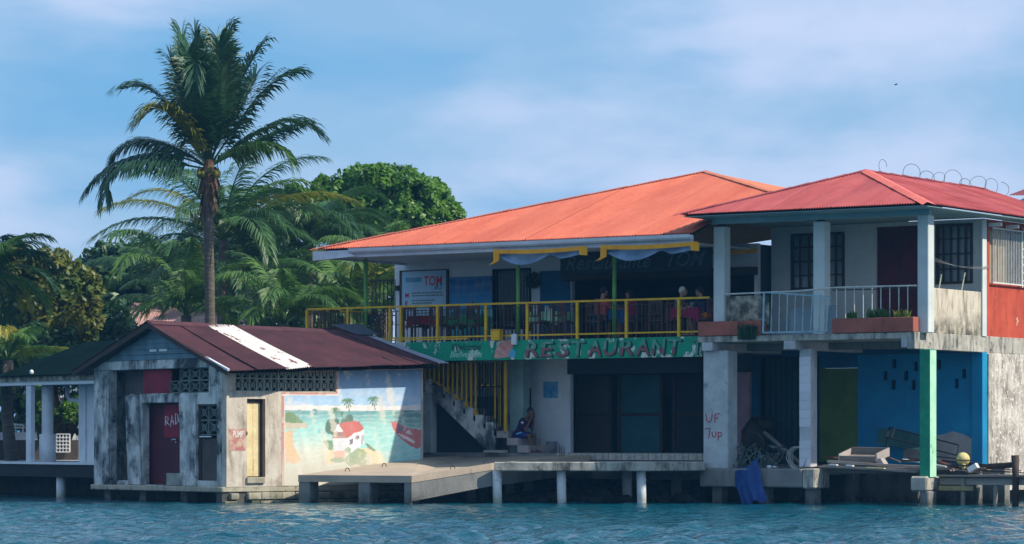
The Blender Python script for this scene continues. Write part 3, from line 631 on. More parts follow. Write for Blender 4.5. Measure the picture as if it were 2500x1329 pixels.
part('balusters', bal, M_DARKWOOD, rl, kind='stuff')
# green posts
for a in (-16.87,-11.91,-8.94):
    part('roof_post', MB().tube([(a,.8,DZ-.4 if a<-16 else DZ-.02),(a,.8,6.45)],.055,10), M_GREENPOST, RB, smooth=True)
solo('speaker_box', 'small black speaker under the eave at the second green post', 'speaker', MAIN, MB().box(-11.82,-11.68,.7,.85,6.12,6.38), M_DARK)
# upper wall
op = (-11.8,-6.2,DZ,5.86); win = (-14.30,-13.15,DZ+.4,6.15)
part('upper_wall', MB().wall(-17.66,-6.1,DZ-.02,6.62,RW,RW+.15,[op,win],front), M_WHITE, RB)
part('end_wall', MB().box(-17.66,-17.5,RW+.15,8,DZ,6.62), M_WHITE, RB)
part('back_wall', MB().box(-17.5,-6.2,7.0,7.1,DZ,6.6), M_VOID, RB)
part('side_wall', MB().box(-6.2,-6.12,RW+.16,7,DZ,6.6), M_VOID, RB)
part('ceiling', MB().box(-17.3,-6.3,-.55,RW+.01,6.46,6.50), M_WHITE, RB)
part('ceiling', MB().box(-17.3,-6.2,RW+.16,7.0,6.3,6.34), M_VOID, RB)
wn = part('window', MB().box(win[0],win[1],RW+.09,RW+.11,win[2],win[3]), M_GLASS, RB)
gb = MB()
for k in range(12):
    a = win[0]+.05+k*.095; gb.box(a-.009,a+.009,RW-.03,RW-.01,win[2],win[3])
gb.box(win[0]-.05,win[0],RW-.04,RW+.05,win[2]-.05,win[3]+.05).box(win[1],win[1]+.05,RW-.04,RW+.05,win[2]-.05,win[3]+.05).box(win[0],win[1],RW-.04,RW+.05,win[3],win[3]+.05)
part('window_bars', gb, M_GREENROOF, wn)
# dividers inside the bar, counter
part('counter', MB().box(-10.5,-6.5,4.6,5.0,DZ,DZ+1.05), M_DARKWOOD, RB)
part('door_leaf', MB().box(-12.79,-11.84,RW-.05,RW-.003,DZ,6.10), M_DARKBLUE, RB, 'deep blue door panel', bevel=.01)
part('beam', MB().box(-11.85,-6.0,RW-.4,RW-.16,5.80,6.0), M_DARKWOOD, RB)
# side gate of black bars at the terrace end
sg = MB()
for k in range(7):
    a = -18.45+k*.135; sg.box(a-.012,a+.012,RW,RW+.024,DZ,6.02)
sg.box(-18.5,-17.67,RW-.002,RW+.03,5.98,6.02).box(-18.5,-17.67,RW-.002,RW+.03,5.0,5.03)
part('bar_gate', sg, M_DARK, RB, 'black barred gate closing the terrace end')
# eave: fascia, gutter, soffit
part('fascia_board', MB().box(AL2+.05,-5.75,B2+.06,B2+.09,6.40,6.60), M_GUTTER, RB)
part('fascia_board', MB().box(AL2+.05,AL2+.08,B2+.09,11.5,6.40,6.60), M_GUTTER, RB)
gut = MB(); prof = [(0,.09),(-.02,.0),(-.09,-.03),(-.14,.02),(-.15,.10)]
for i in range(len(prof)-1):
    p, q = prof[i], prof[i+1]
    gut.quad((AL2+1.1,B2+.06+p[0],6.53+p[1]),(AL2+1.1,B2+.06+q[0],6.53+q[1]),(-5.75,B2+.06+q[0],6.53+q[1]),(-5.75,B2+.06+p[0],6.53+p[1]))
part('gutter', gut, M_GUTTER, RB)
part('bent_flashing', MB().hexa([(AL2-.05,B2-.12,6.34),(AL2+1.3,B2-.02,6.42),(AL2+1.3,B2+.05,6.42),(AL2-.05,B2+.05,6.34)],[(AL2-.05,B2-.12,6.60),(AL2+1.15,B2-.02,6.50),(AL2+1.15,B2+.05,6.50),(AL2-.05,B2+.05,6.60)]), M_GUTTER, RB, 'bent white flashing at the left eave corner')
# roof
rr = part('roof', MB().add([(AL2+.1,B2+.1,E2-.05),(-5.78,B2+.1,E2-.05),(AR2,2.1,7.56),(PA,PB,PZ_-.08),(AL2+.1,11.6,E2-.05),(AR2,8.9,7.56),(-5.78,.95,7.15)],[(0,1,6,2,3),(0,3,4),(3,2,5),(3,5,4)]), M_DARKWOOD, RB)
ft = tri_top(AL2,PA,HR[0],B2,E2,PB,PZ_)
uclip = (-5.75-AL2)/(HR[0]-AL2)
sheets(rr, M_SALMON, (AL2,B2,E2), (-5.75,B2,E2), lambda u: ft(u*uclip), 14, pitch=.10, amp=.023)
fu = lambda a: ft((a-AL2)/(HR[0]-AL2))
for a0_,a1_ in ((-5.76,-5.08),(-5.08,-4.42)):              # the last sheets run down into the valley against the red roof
    vz = lambda a: (a, .85+(a+5.76)*.9, E2+(.85+(a+5.76)*.9+.7)/6.2*2.1)
    part('roofing_sheet', MB().corr(vz(a0_),vz(a1_),fu(a0_),fu(a1_),.09,.016), M_SALMON, rr, smooth=True)
M_SALMON2 = mk('orange_painted_roof_metal', lin(210,122,82), .5, lin(198,108,72), .8, bump=.04, rand=.02)
for k in range(4):
    u0, u1 = k/4, (k+1)/4
    h = lambda u: Vector((PA,PB,PZ_)).lerp(Vector((AR2,2.1,7.615)),u); r_ = lambda u: Vector((PA,PB,PZ_)).lerp(Vector((AR2,8.9,7.615)),u)
    part('roofing_sheet', MB().corr(h(u0),h(u1),r_(u0),r_(u1),.09,.012), M_SALMON2, rr, smooth=True)
part('roofing_sheet', MB().corr((AL2,B2,E2),(AL2,11.6,E2),(PA,PB,PZ_),(PA,PB+.01,PZ_),.09,.012), M_SALMON, rr, smooth=True)
cap(rr, M_SALMON, (PA,PB,PZ_), (AL2,B2,E2), .16, (0,-6.2,-2.1), (-8.4,0,-2.1))
cap(rr, M_SALMON2, (PA,PB,PZ_), (AR2,2.1,7.62), .14, (0,-6.2,-2.1), (8.4,0,-2.1))
# rolled mustard awnings with clear tarps
for i,(p0,p1) in enumerate(((1195,1433),(1456,1706),(1712,1853))):
    bb = -.80 if i < 2 else 2.45; a0, a1 = F.A(p0,bb), F.A(p1,bb)
    aw = thing('awning', ('mustard awning rolled under the eave at left, grey tarp hanging','mustard awning rolled under the eave in the middle, blue grey tarp hanging','mustard awning strip seen behind the veranda column')[i], 'awning', MAIN, (a0+a1)/2, bb, 6.1, 'awnings under the salmon roof')
    n = 14; mb = MB(); vs_ = []
    for k in range(n+1):
        u = k/n; a = a0+.12+(a1-a0-.18)*u; s_ = .035*sin(pi*u)
        vs_ += [(a,bb,6.44-s_),(a,bb,6.34-s_*1.2),(a,bb+.02,6.34-s_*1.2),(a,bb+.02,6.44-s_)]
    fs_ = [(k*4+j,k*4+(j+1)%4,(k+1)*4+(j+1)%4,(k+1)*4+j) for k in range(n) for j in range(4)]+[(0,1,2,3),(n*4+3,n*4+2,n*4+1,n*4)]
    part('valance', mb.add(vs_,fs_), M_AWN, aw)
    if i < 2:
        part('side_flap', MB().prism([(a0+.12,6.44),(a0+.30,6.44),(a0+.29,6.15),(a0+.12,6.08),(a0-.02,6.05),(a0+.12,6.14)], lambda a,z:(a,bb-.004,z), lambda a,z:(a,bb+.03,z)), M_AWN, aw)
        part('side_flap', MB().prism([(a1-.25,6.38),(a1,6.42),(a1,6.2),(a1-.22,6.22)], lambda a,z:(a,bb-.004,z), lambda a,z:(a,bb+.03,z)), M_AWN, aw)
        mb = MB(); nu, nv = 26, 5; rs = random.Random(i+3)
        for j in range(nv+1):
            for k in range(nu+1):
                u, v = k/nu, j/nv
                dep = (.10+.22*abs(sin(pi*u*(1.55 if i==0 else 1.5)+.15)))*(1-.65*u**4)
                mb.v.append((a0+.28+(a1-a0-.5)*u, bb+.05+.05*sin(u*17+v*3)+.09*sin(v*pi), 6.37-dep*v-.03*sin(pi*u)+.01*sin(u*23)))
        mb.f = [(j*(nu+1)+k,j*(nu+1)+k+1,(j+1)*(nu+1)+k+1,(j+1)*(nu+1)+k) for j in range(nv) for k in range(nu)]
        part('tarp', mb, M_TARPCLEAR, aw, smooth=True)
# hanging fascia sign in the bar
hs = thing('hanging_sign', 'long dark sign with grey italic lettering under the terrace roof', 'sign', MAIN, -8.9, 1.6, 5.87)
part('board', MB().box(-11.12,-6.55,1.6,1.68,5.88,6.45), mk('dark_navy_sign_board', lin(22,44,60), .7, lin(16,34,48), 1.5), hs, bevel=.008)
M_SIGNGREY = mk('faded_grey_sign_letter', lin(86,112,124), .7, lin(50,72,84), 6, bump=0)
lettering('lettering', 'Restaurante', .52, M_SIGNGREY, hs, lambda x,y,z:(-10.98+x*1.03, 1.594, 6.0+y), shear=.35, bold=.004)
lettering('lettering', 'TOM', .52, M_SIGNGREY, hs, lambda x,y,z:(-7.95+x*1.0, 1.594, 6.0+y), shear=.35, bold=.004)
# menu board
tb = thing('menu_board', 'white menu board with red TOM lettering on the terrace wall', 'sign', MAIN, -16.6, 3.12, 5.0)
part('panel', MB().box(-17.38,-15.86,3.14,3.17,5.0,6.22), mk('pale_blue_menu_panel', lin(176,206,224), .5, lin(140,186,214), 1.2, bump=.02), tb)
part('frame', MB().box(-15.86,-15.80,3.12,3.18,5.0,6.25).box(-17.44,-17.38,3.12,3.18,5.0,6.25).box(-17.38,-15.86,3.12,3.18,6.22,6.25), M_DARKWOOD, tb)
M_TOMRED = mk('crimson_sign_print', lin(200,30,70), .5, bump=0); M_PRINT = mk('dark_grey_print', lin(50,60,80), .6, bump=0); M_OLIVE = mk('olive_print', lin(116,124,92), .6, bump=0)
lettering('lettering', 'TOM', .36, M_TOMRED, tb, lambda x,y,z:(-16.62+x*.80, 3.136, 5.82+y), bold=.006)
for ch_,dx in (('#',0),('2',.15)): lettering('lettering', ch_, .22, M_PRINT, tb, lambda x,y,z:(-16.27+dx+x, 3.134, 5.70+y), shear=.2)
lettering('lettering', 'M', .17, M_TOMRED, tb, lambda x,y,z:(-17.26+x, 3.136, 5.50+y), bold=.008)
lettering('lettering', 'E', .17, M_TOMRED, tb, lambda x,y,z:(-17.26+x, 3.136, 5.28+y), bold=.008)
ln = MB(); rs = random.Random(2)
for k,(wd_) in enumerate((1.0,.95,.66,.6,.62,.45,.55)):
    z = 5.62-k*.075-(k>1)*.06-(k>3)*.05; a = -17.02
    while a < -17.02+wd_: l_ = rs.uniform(.05,.13); ln.box(a,a+l_,3.136,3.1395,z-.02,z+.015); a += l_+.02
part('menu_lines', ln, M_OLIVE, tb, kind='stuff')
part('printed_band', MB().box(-17.24,-16.70,3.136,3.1395,5.92,6.05), mk('teal_print', lin(70,140,168), .6, lin(110,170,196), 8, bump=0), tb)
# painted seascape on the terrace wall
def painted(name, me_w, me_h, nu, nv, colour, f, parent, m):
    vs_, cs = [], []
    for j in range(nv+1):
        for i in range(nu+1):
            u, v = i/nu, j/nv; vs_.append(f(u*me_w, v*me_h)); cs.append(colour(u, v))
    fs_ = [(j*(nu+1)+i,j*(nu+1)+i+1,(j+1)*(nu+1)+i+1,(j+1)*(nu+1)+i) for j in range(nv) for i in range(nu)]
    o = part(name, MB().add(vs_,fs_), m, parent)
    at = o.data.color_attributes.new('paint','FLOAT_COLOR','POINT')
    at.data.foreach_set('color', np.array([c[:3]+(1.0,) for c in cs],dtype=np.float32).ravel())
    return o
def ss_(a,b,x): t = max(0,min(1,(x-a)/(b-a))); return t*t*(3-2*t)
def mx(a,b,t): return tuple(p+(q-p)*t for p,q in zip(a,b))
def sea_paint(u,v):
    c = mx(lin(60,190,196), lin(120,215,220), ss_(0,.45,v))
    if v > .48: c = mx(lin(70,150,200), lin(30,92,160), ss_(.5,1,v)); c = mx(c, lin(110,170,205), .4*max(0,sin(v*46+sin(u*5)*.8))*ss_(.6,.8,v))
    hill = .40+.08*sin(u*5)
    if hill-.1 < v < hill: c = lin(50,110,130)
    isl = .30*math.exp(-((u-.5)/.16)**2)+.17*math.exp(-((u-.78)/.07)**2)
    if .2 < v < .2+isl*(1.2+.25*sin(u*60)): c = lin(20,70,86)
    return c
SP = thing('wall_painting', 'painted blue seascape with palm islands on the terrace wall', 'painting', MAIN, -15.0, 3.17, 4.3)
painted('canvas', 1.42, 1.65, 60, 60, sea_paint, lambda x,y:(-15.76+x, 3.165, 4.36+y), SP, vcol('sea_painting'))
part('backing', MB().box(-15.77,-14.33,3.17,3.195,4.35,6.02), M_DARKBLUE, SP)
# dark wreath
wr = MB(); rs = random.Random(8)
for k in range(220):
    th, r0 = rs.uniform(0,2*pi), .22*sqrt(rs.random()); c = (-12.96+r0*cos(th), 3.12-rs.uniform(0,.12), 5.85+r0*sin(th)); d = Vector((rs.gauss(0,1),rs.gauss(0,1),rs.gauss(0,1))).normalized()*.07; e = Vector((d.z,d.x,d.y))*.4
    c = Vector(c); wr.quad(c-d,c-e,c+d,c+e)
solo('hanging_plant', 'dark round hanging plant on white wall between window and blue door', 'plant', MAIN, wr, mk('dark_hanging_leaf', (.012,.03,.018), .7, bump=0))
solo('wall_box', 'small dark meter box at the left end of the terrace wall', 'box', MAIN, MB().box(-17.60,-17.48,3.12,3.19,5.70,5.84), M_DARK)
yb = thing('plastic_bin', 'small yellow notched bin on the sign band', 'bin', MAIN, F.A(1215,.2), .2, DZ)
a = F.A(1203,.22); part('body', MB().hexa([(a+.01,.13,DZ),(a+.27,.13,DZ),(a+.27,.29,DZ),(a+.01,.29,DZ)],[(a,.12,DZ+.24),(a+.28,.12,DZ+.24),(a+.28,.298,DZ+.24),(a,.298,DZ+.24)]), M_YELLOW, yb)
for k in range(4): part('rim_tooth', MB().box(a+.005+k*.075,a+.05+k*.075,.122,.296,DZ+.241,DZ+.29), M_YELLOW, yb)
solo('grey_pipe', 'short grey pipe standing in front of the sign band', 'pipe', MAIN, MB().box(F.A(1248,.2),F.A(1260,.2),.2,.27,DZ-.12,DZ+.16), M_GUTTER)
# ---------------------------------------------------------------- lower storey
part('ground_floor', MB().box(-18.3,-6.0,1.2,8,.55,GF), M_CONC, RB, bevel=.02)
WB = 2.6
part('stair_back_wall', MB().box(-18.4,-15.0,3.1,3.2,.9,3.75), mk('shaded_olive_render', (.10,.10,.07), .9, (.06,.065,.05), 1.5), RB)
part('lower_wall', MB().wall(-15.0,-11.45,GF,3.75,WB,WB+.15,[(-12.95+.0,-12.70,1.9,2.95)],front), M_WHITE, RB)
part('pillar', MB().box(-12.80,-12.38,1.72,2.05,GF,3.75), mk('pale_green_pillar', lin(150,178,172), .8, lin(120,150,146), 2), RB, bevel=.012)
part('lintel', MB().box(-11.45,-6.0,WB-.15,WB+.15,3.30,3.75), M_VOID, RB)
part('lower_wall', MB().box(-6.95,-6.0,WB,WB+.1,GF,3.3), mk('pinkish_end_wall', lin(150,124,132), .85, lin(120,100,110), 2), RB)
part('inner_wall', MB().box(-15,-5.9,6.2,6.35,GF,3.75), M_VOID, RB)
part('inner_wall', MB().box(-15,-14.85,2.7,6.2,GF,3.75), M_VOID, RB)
for a0,a1,c in ((-12.3,-11.2,'brown_panel'),(-10.9,-9.6,'teal_panel'),(-9.3,-8.2,'dark_panel'),(-8.3,-7.2,'green_panel')):
    cc = {'brown_panel':(.10,.075,.065),'teal_panel':(.03,.14,.17),'dark_panel':(.03,.035,.05),'green_panel':(.03,.17,.14)}[c]
    fp = part('folding_panel', MB().box(a0,a1,4.2+.2*(a1>-9),4.26+.2*(a1>-9),GF,3.3), mk(c, cc, .8, tuple(x*.7 for x in cc), 1.5), RB)
    yb_ = 4.2+.2*(a1>-9); part('panel_frame', MB().box(a0-.06,a0+.03,yb_-.05,yb_-.002,GF,3.3).box(a1-.03,a1+.06,yb_-.05,yb_-.002,GF,3.3).box(a0+.03,a1-.03,yb_-.04,yb_-.002,2.2,2.28), M_DARKWOOD, fp)
part('notice', MB().box(F.A(1327,WB),F.A(1362,WB),WB-.012,WB-.001,F.Z(972,-11.9,WB),F.Z(932,-11.9,WB)), mk('blue_notice_print', lin(40,130,190), .6, lin(120,180,205), 5, bump=0), RB, 'small blue picture on the white lower wall')
part('dark_niche', MB().box(-12.95,-12.70,WB+.16,WB+.2,1.9,2.95), M_VOID, RB)
# stairs, climbing to the left behind the landing gate
ST = thing('staircase', 'concrete side staircase under the sign with yellow bars', 'stairs', MAIN, -13.5, 1.4, GF)
sa = -11.85
for k in range(9):
    part('step', MB().box(sa-.33*(k+1),sa-.33*k+.02,1.15,2.25,GF+.0+.195*k,GF+.195*(k+1)), M_STEP, ST, bevel=.012)
part('landing', MB().box(-16.2,sa-.33*9,1.12,2.3,GF+1.62,GF+1.80), M_CONC, ST)
sg_ = MB().prism([(sa-.33*3.0,GF+.02),(sa-.33*3,GF+.42),(sa-.33*9,GF+1.62),(sa-.33*9-.02,GF+1.44),(sa-.33*3.6,GF+.02)], lambda a,z:(a,1.10,z), lambda a,z:(a,1.149,z))
part('stringer', sg_, M_MOLDY, ST, 'stained stair stringer')
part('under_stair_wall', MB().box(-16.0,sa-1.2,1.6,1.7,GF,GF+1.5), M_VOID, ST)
part('support_post', MB().box(-15.35,-14.95,1.13,1.4,GF,GF+1.62), M_GREYCOL, ST)
for k in range(7):
    a = sa-.33*(3+k)+.0; z0 = GF+.195*(3+k)+.12
    part('saw_tooth', MB().box(a-.30,a-.06,1.085,1.13,z0-.28,z0+.10), M_MOLDY, ST)
yr = part('stair_railing', MB().bar((-15.95,1.16,GF+1.90),(sa-.33*9,1.16,GF+1.90),.05).bar((sa-.33*9,1.16,GF+1.90),(sa-.33*4.6,1.16,GF+.98),.05), M_YELLOW, ST)
k = 0; a = -15.9
while a < sa-.33*4.6:
    t = max(0,(a-(sa-.33*9))/(.33*4.4)); zb = GF+1.90-.92*t
    part('bar', MB().box(a-.022,a+.022,1.14,1.17,zb,3.62), M_YELLOW, yr); a += .15
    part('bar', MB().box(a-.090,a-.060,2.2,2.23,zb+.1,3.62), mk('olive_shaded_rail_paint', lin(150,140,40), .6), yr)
gt = part('gate', MB().bar((sa-.33*4.55,1.12,GF+.62),(sa-.33*4.55,1.12,3.6),.035).bar((sa-.33*2.4,1.12,GF+.62),(sa-.33*2.4,1.12,3.6),.035).bar((sa-.33*4.55,1.12,GF+.62),(sa-.33*2.4,1.12,GF+.62),.03).bar((sa-.33*4.55,1.12,GF+1.75),(sa-.33*2.4,1.12,GF+1.75),.03), M_GREENROOF, ST, 'dark green barred gate with yellow knobs')
for k in range(1,8): part('bar', MB().box(sa-.33*4.55+k*.089-.009,sa-.33*4.55+k*.089+.009,1.11,1.13,GF+.64,3.6), M_GREENROOF, gt)
for k in range(3): part('knob', MB().ball((sa-.33*4.3+k*.2,1.10,GF+1.78),.03,.02,.03,6,5), M_YELLOW, gt)
for px,zb in ((1210,1.9),(1222,1.72),(1236,1.5)):
    a = F.A(px,1.2); part('bar', MB().box(a-.035,a+.035,1.15,1.2,zb+.22,3.62), M_YELLOW, yr)
solo('loose_plank', 'pale flat plank lying at the foot of the stairs', 'plank', MAIN, MB().box(-13.15,-12.45,1.0,1.12,GF+.004,GF+.07), M_STEP)
solo('paint_bucket', 'grey bucket on the floor beside the white lower wall', 'bucket', MAIN, MB().tube([(-11.85,2.3,GF),(-11.85,2.3,GF+.30)],[.12,.15],12), mk('grey_bucket', (.20,.22,.24), .6), smooth=True)
# ---------------------------------------------------------------- ramp dock and piled platform (world coordinates)
def P3(px,py,Y): return (wx(px,Y),Y,wz(py,Y))
top = [P3(728,1160,77.1),P3(1005,1162,75.8),P3(1200,1131,76.7),P3(1440,1112,80.2),P3(1330,1108,82.2),P3(1150,1113,83.6),P3(1034,1117,81.0)]
DK = thing('concrete_ramp_dock', 'tan concrete dock ramp sloping down to the water by the mural wall', 'dock', WORLD, wx(900,78), 78, 0)
vs_ = top+[(x,y,z-.17) for x,y,z in top]
part('deck', MB().add(vs_,[tuple(range(7))]+[(i,7+i,7+(i+1)%7,(i+1)%7) for i in range(7)]+[tuple(range(13,6,-1))]), M_DOCKTOP, DK)
def beam_under(p,q,h0,h1,th=.28):
    p, q = Vector(p), Vector(q); d = (q-p).normalized(); n_ = Vector((-d.y,d.x,0))
    if n_.y < 0: n_ = -n_
    e = Vector((0,0,.165)); o_ = n_*.012
    return [tuple(p+o_-e-Vector((0,0,h0))),tuple(q+o_-e-Vector((0,0,h1))),tuple(q+n_*th-e-Vector((0,0,h1))),tuple(p+n_*th-e-Vector((0,0,h0)))],[tuple(p+o_-e),tuple(q+o_-e),tuple(q+n_*th-e),tuple(p+n_*th-e)]
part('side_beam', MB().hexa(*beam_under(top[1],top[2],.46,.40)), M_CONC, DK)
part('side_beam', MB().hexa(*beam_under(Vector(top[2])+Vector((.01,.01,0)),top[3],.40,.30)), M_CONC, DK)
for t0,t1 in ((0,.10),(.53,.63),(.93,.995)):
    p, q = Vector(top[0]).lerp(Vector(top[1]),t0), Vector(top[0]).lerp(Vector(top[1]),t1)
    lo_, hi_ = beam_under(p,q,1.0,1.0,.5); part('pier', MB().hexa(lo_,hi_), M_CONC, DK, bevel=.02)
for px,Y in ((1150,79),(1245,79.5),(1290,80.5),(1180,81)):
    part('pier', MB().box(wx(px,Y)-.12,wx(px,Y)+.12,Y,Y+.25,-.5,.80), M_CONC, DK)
for px,py,Y in ((848,1146,77.6),(938,1137,78.6),(1105,1140,76.9),(1187,1131,77.6)):
    x, z = wx(px,Y), None
    # height of the ramp at this point (plane through three corners)
    A_,B_,C_ = Vector(top[0]),Vector(top[1]),Vector(top[6]); nn = (B_-A_).cross(C_-A_); z = A_.z-(nn.x*(x-A_.x)+nn.y*(Y-A_.y))/nn.z
    if px > 1000: p_, q_ = Vector(top[1]), Vector(top[2]); t_ = (px-1005)/195; Y = p_.y+(q_.y-p_.y)*t_+.12; x = wx(px,Y); z = p_.z+(q_.z-p_.z)*t_
    mb = MB().tube([(x+.055*cos(t),Y,z-.02+.11*sin(t)) for t in [pi*k/8 for k in range(9)]],.010,5)
    solo('mooring_ring', {848:'rusty mooring ring on the dock edge below the painted house',938:'rusty mooring ring on the dock edge below the painted boat',1105:'rusty mooring ring on the near side of the ramp',1187:'rusty mooring ring beside the first white pile'}[px], 'mooring ring', WORLD, mb, M_STEEL, 'mooring rings on the dock')
PF = thing('piled_platform', 'grey concrete platform on white pipe piles in front of the restaurant', 'platform', WORLD, wx(1450,77), 77, 0)
tp = [P3(1205,1129,76.4),P3(1578,1122,76.0),P3(1722,1125,77.0),P3(1722,1117,80.0),P3(1440,1114,80.1)]; tp = [(x,y,1.02) for x,y,z in tp]
n = len(tp); part('deck', MB().add(tp+[(x,y,.80) for x,y,z in tp],[tuple(range(n))]+[(i,n+i,n+(i+1)%n,(i+1)%n) for i in range(n)]+[tuple(range(2*n-1,n-1,-1))]), M_CONC2, PF, bevel=.02)
for px,Y,r,zt in ((1214,76.75,.115,.80),(1371,76.55,.115,.80),(1566,76.4,.115,.83),(1531,79.0,.13,.80)):
    pl_ = part('pile', MB().tube([(wx(px,Y)+.02,Y,-.6),(wx(px,Y),Y,.35),(wx(px,Y)-.01,Y,zt)],r,14), M_PVC, PF, smooth=True)
    part('collar', MB().tube([(wx(px,Y),Y,.56),(wx(px,Y),Y,.60)],r+.008,14), M_PVC, pl_)
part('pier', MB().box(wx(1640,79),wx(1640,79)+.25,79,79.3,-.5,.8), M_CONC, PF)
# block edge of the restaurant floor
ed = mesh('edge_block', MB().box(0,.385,0,.10,0,.17), M_CONC2)
for k in range(12): inst('edge_block', ed, RB, (-10.9+k*.40, 1.098, GF-.175))
rb = MB()
for k in range(4): rb.tube([(wx(1366+k*4,80.4),80.4+.05*k,1.0),(wx(1366+k*4,80.4)+.01,80.4+.05*k,1.45-.07*(k%2))],.009,5)
solo('rebar_rods', 'short rusty reinforcing rods sticking up from the platform', 'rebar', WORLD, rb, M_STEEL)
# rubble under the platform
rs = random.Random(11); mb = MB()
for k in range(260):
    Y = rs.uniform(78.6,83); x = wx(rs.uniform(1240,1720),Y); r = rs.uniform(.07,.24)
    n0 = len(mb.v); mb.ball((x,Y,.05+.10*(Y-78.6)*rs.random()),r*rs.uniform(.8,1.6),r*rs.uniform(.8,1.4),r*rs.uniform(.5,.9),6,4)
    for i in range(n0,len(mb.v)): v = mb.v[i]; mb.v[i] = (v[0]+rs.uniform(-.3,.3)*r,v[1]+rs.uniform(-.3,.3)*r,v[2]+rs.uniform(-.25,.25)*r)
tag(solo('rubble', 'dark wet rubble on the shore under the platform', 'rubble', WORLD, mb, M_ROCK), kind='stuff')
mb = MB().hexa([(-3,83.4,-.5),(9,79,-.5),(9,84,-.5),(-3,86,-.5)],[(-3,83.4,.8),(8.6,80.0,.8),(9,84,.8),(-3,86,.8)])
tag(solo('embankment', None, None, WORLD, mb, M_ROCK), kind='structure')
# ================================================================ painted shed
F = SHED
SD = thing('boat_shed', 'mouldy concrete shed on the water with rusty roof and painted mural wall', 'shed', SHED, 3, 3, 0)
fr_ = lambda u,d,z: (d,u,z); rt_ = lambda u,d,z: (u,d,z)
SX, SY = 6.12, 6.05
part('front_wall', MB().wall(.2,SY,.40,3.585,0,.2,[(.2,.78,3.42,3.585),(.78,5.34,2.74,3.36),(4.40,5.34,.52,2.74),(2.08,3.80,.42,2.50),(.42,1.30,.55,2.45)],fr_), M_MOLDY, SD, 'mouldy white front wall with broken openings')
part('side_wall', MB().wall(0,SX,.40,3.43,0,.2,[(.27,3.33,2.77,3.40),(.61,1.16,.64,2.58)],rt_), M_SHEDSUN, SD, 'stained cream side wall')
part('rear_wall', MB().box(SX-.2,SX-.002,.2,SY,.4,3.5), M_MOLDY, SD)
part('side_wall', MB().box(.2,SX-.2,SY-.2,SY-.002,.4,3.5), M_MOLDY, SD)
part('beam', MB().box(-.05,-.002,.78,SY+.02,3.36,3.59), M_MOLDY, SD, bevel=.015)
part('pillar', MB().box(-.06,-.002,5.36,SY+.01,.38,3.358), M_MOLDY, SD, bevel=.02)
part('pillar', MB().hexa([(-.07,3.80,.40),(-.07,4.42,.40),(.0,4.42,.40),(.0,3.80,.40)],[(-.10,3.95,2.72),(-.10,4.5,2.70),(.0,4.5,2.70),(.0,3.95,2.72)]), M_MOLDY, SD, bevel=.03)
part('pillar', MB().hexa([(-.05,1.30,.40),(-.05,1.95,.40),(-.001,1.95,.40),(-.001,1.30,.40)],[(-.04,1.32,2.70),(-.04,2.09,2.70),(-.001,2.09,2.70),(-.001,1.32,2.70)]), M_MOLDY, SD, bevel=.03)
part('lintel', MB().box(-.04,-.001,2.10,3.78,2.50,2.73), M_MOLDY, SD, bevel=.02)
part('floor_slab', MB().box(-.14,SX,.0,SY+.05,.27,.399), M_BLOCK, SD, bevel=.02)
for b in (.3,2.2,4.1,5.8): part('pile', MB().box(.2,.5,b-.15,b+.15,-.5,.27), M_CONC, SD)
part('seawall', MB().box(1.6,1.9,.3,SY,-.5,.27), M_ROCK, SD)
# foundation blocks under the mural wall
rs = random.Random(3)
for r,(z0,z1) in enumerate(((-.12,.07),(.085,.265))):
    a = -.10+.2*(r%2)
    while a < 6:
        l_ = rs.choice((.26,.4,.4,.42)); j = rs.uniform(-.04,.02)
        if rs.random() > .08: part('block', MB().box(a,a+l_-.018,-.03+j-(.05 if r==0 else 0),.2,z0,z1-rs.uniform(0,.02)), M_BLOCK, SD, bevel=.012)
        a += l_
part('footing', MB().box(-.1,6,.05,.3,-.5,.264), M_ROCK, SD)
# fillers in the front openings
part('corrugated_panel', MB().corr((.5,3.3,.5),(.5,5.4,.5),(.5,3.3,3.4),(.5,5.4,3.4),.11,.018), mk('grey_rusty_corrugated', (.15,.145,.14), .8, (.08,.06,.055), 1.4, streak=(.11,.05,.03), ss=3, slo=.52, shi=.66, bump=.1), SD)
part('red_panel', MB().box(.11,.13,2.62,3.95,2.70,3.38), M_REDPANEL, SD)
dr = part('door', MB().box(.28,.32,2.0,3.9,.42,2.52), M_MAROON, SD, 'dark maroon door with scrawled white word')
part('red_board', MB().box(.25,.279,2.09,3.18,1.62,2.46), M_REDPANEL, dr)
M_CHALK = mk('white_scrawl_paint', (.72,.76,.80), .8, bump=0)
K = lambda x,z: (.245, 3.12-x*.80, z)
stroke_text(dr, 'scrawl', M_CHALK, [[(.02,1.93),(.02,2.16),(.17,2.13),(.16,2.05),(.03,2.03),(.22,1.95)],[(.30,1.90),(.40,2.18),(.50,1.95)],[(.34,2.02),(.46,2.04)],[(.60,1.96),(.60,2.24),(.72,2.2),(.75,2.05),(.62,1.95)],[(.88,2.14),(.82,2.12),(.80,2.06),(.83,2.0),(.88,2.0)]], K, .014)
stroke_text(dr, 'paint_drips', M_CHALK, [[(.38,1.56),(.46,1.58)],[(.52,1.58),(.60,1.57)],[(.58,1.51),(.62,1.50)]], K, .016)
part('kick_board', MB().box(.20,.23,2.3,3.0,.42,.72), M_GRILLE, dr)
part('brown_panel', MB().box(.08,.11,.44,1.28,.56,1.60), mk('brown_plank_panel', (.11,.085,.07), .85, (.07,.055,.05), 3, bump=.2), SD)
part('door_frame', MB().box(.04,.079,1.20,1.30,.56,2.44), M_DARKWOOD, SD)
part('room_wall', MB().box(2.5,2.55,.2,SY-.2,.4,3.5), M_VOID, SD)
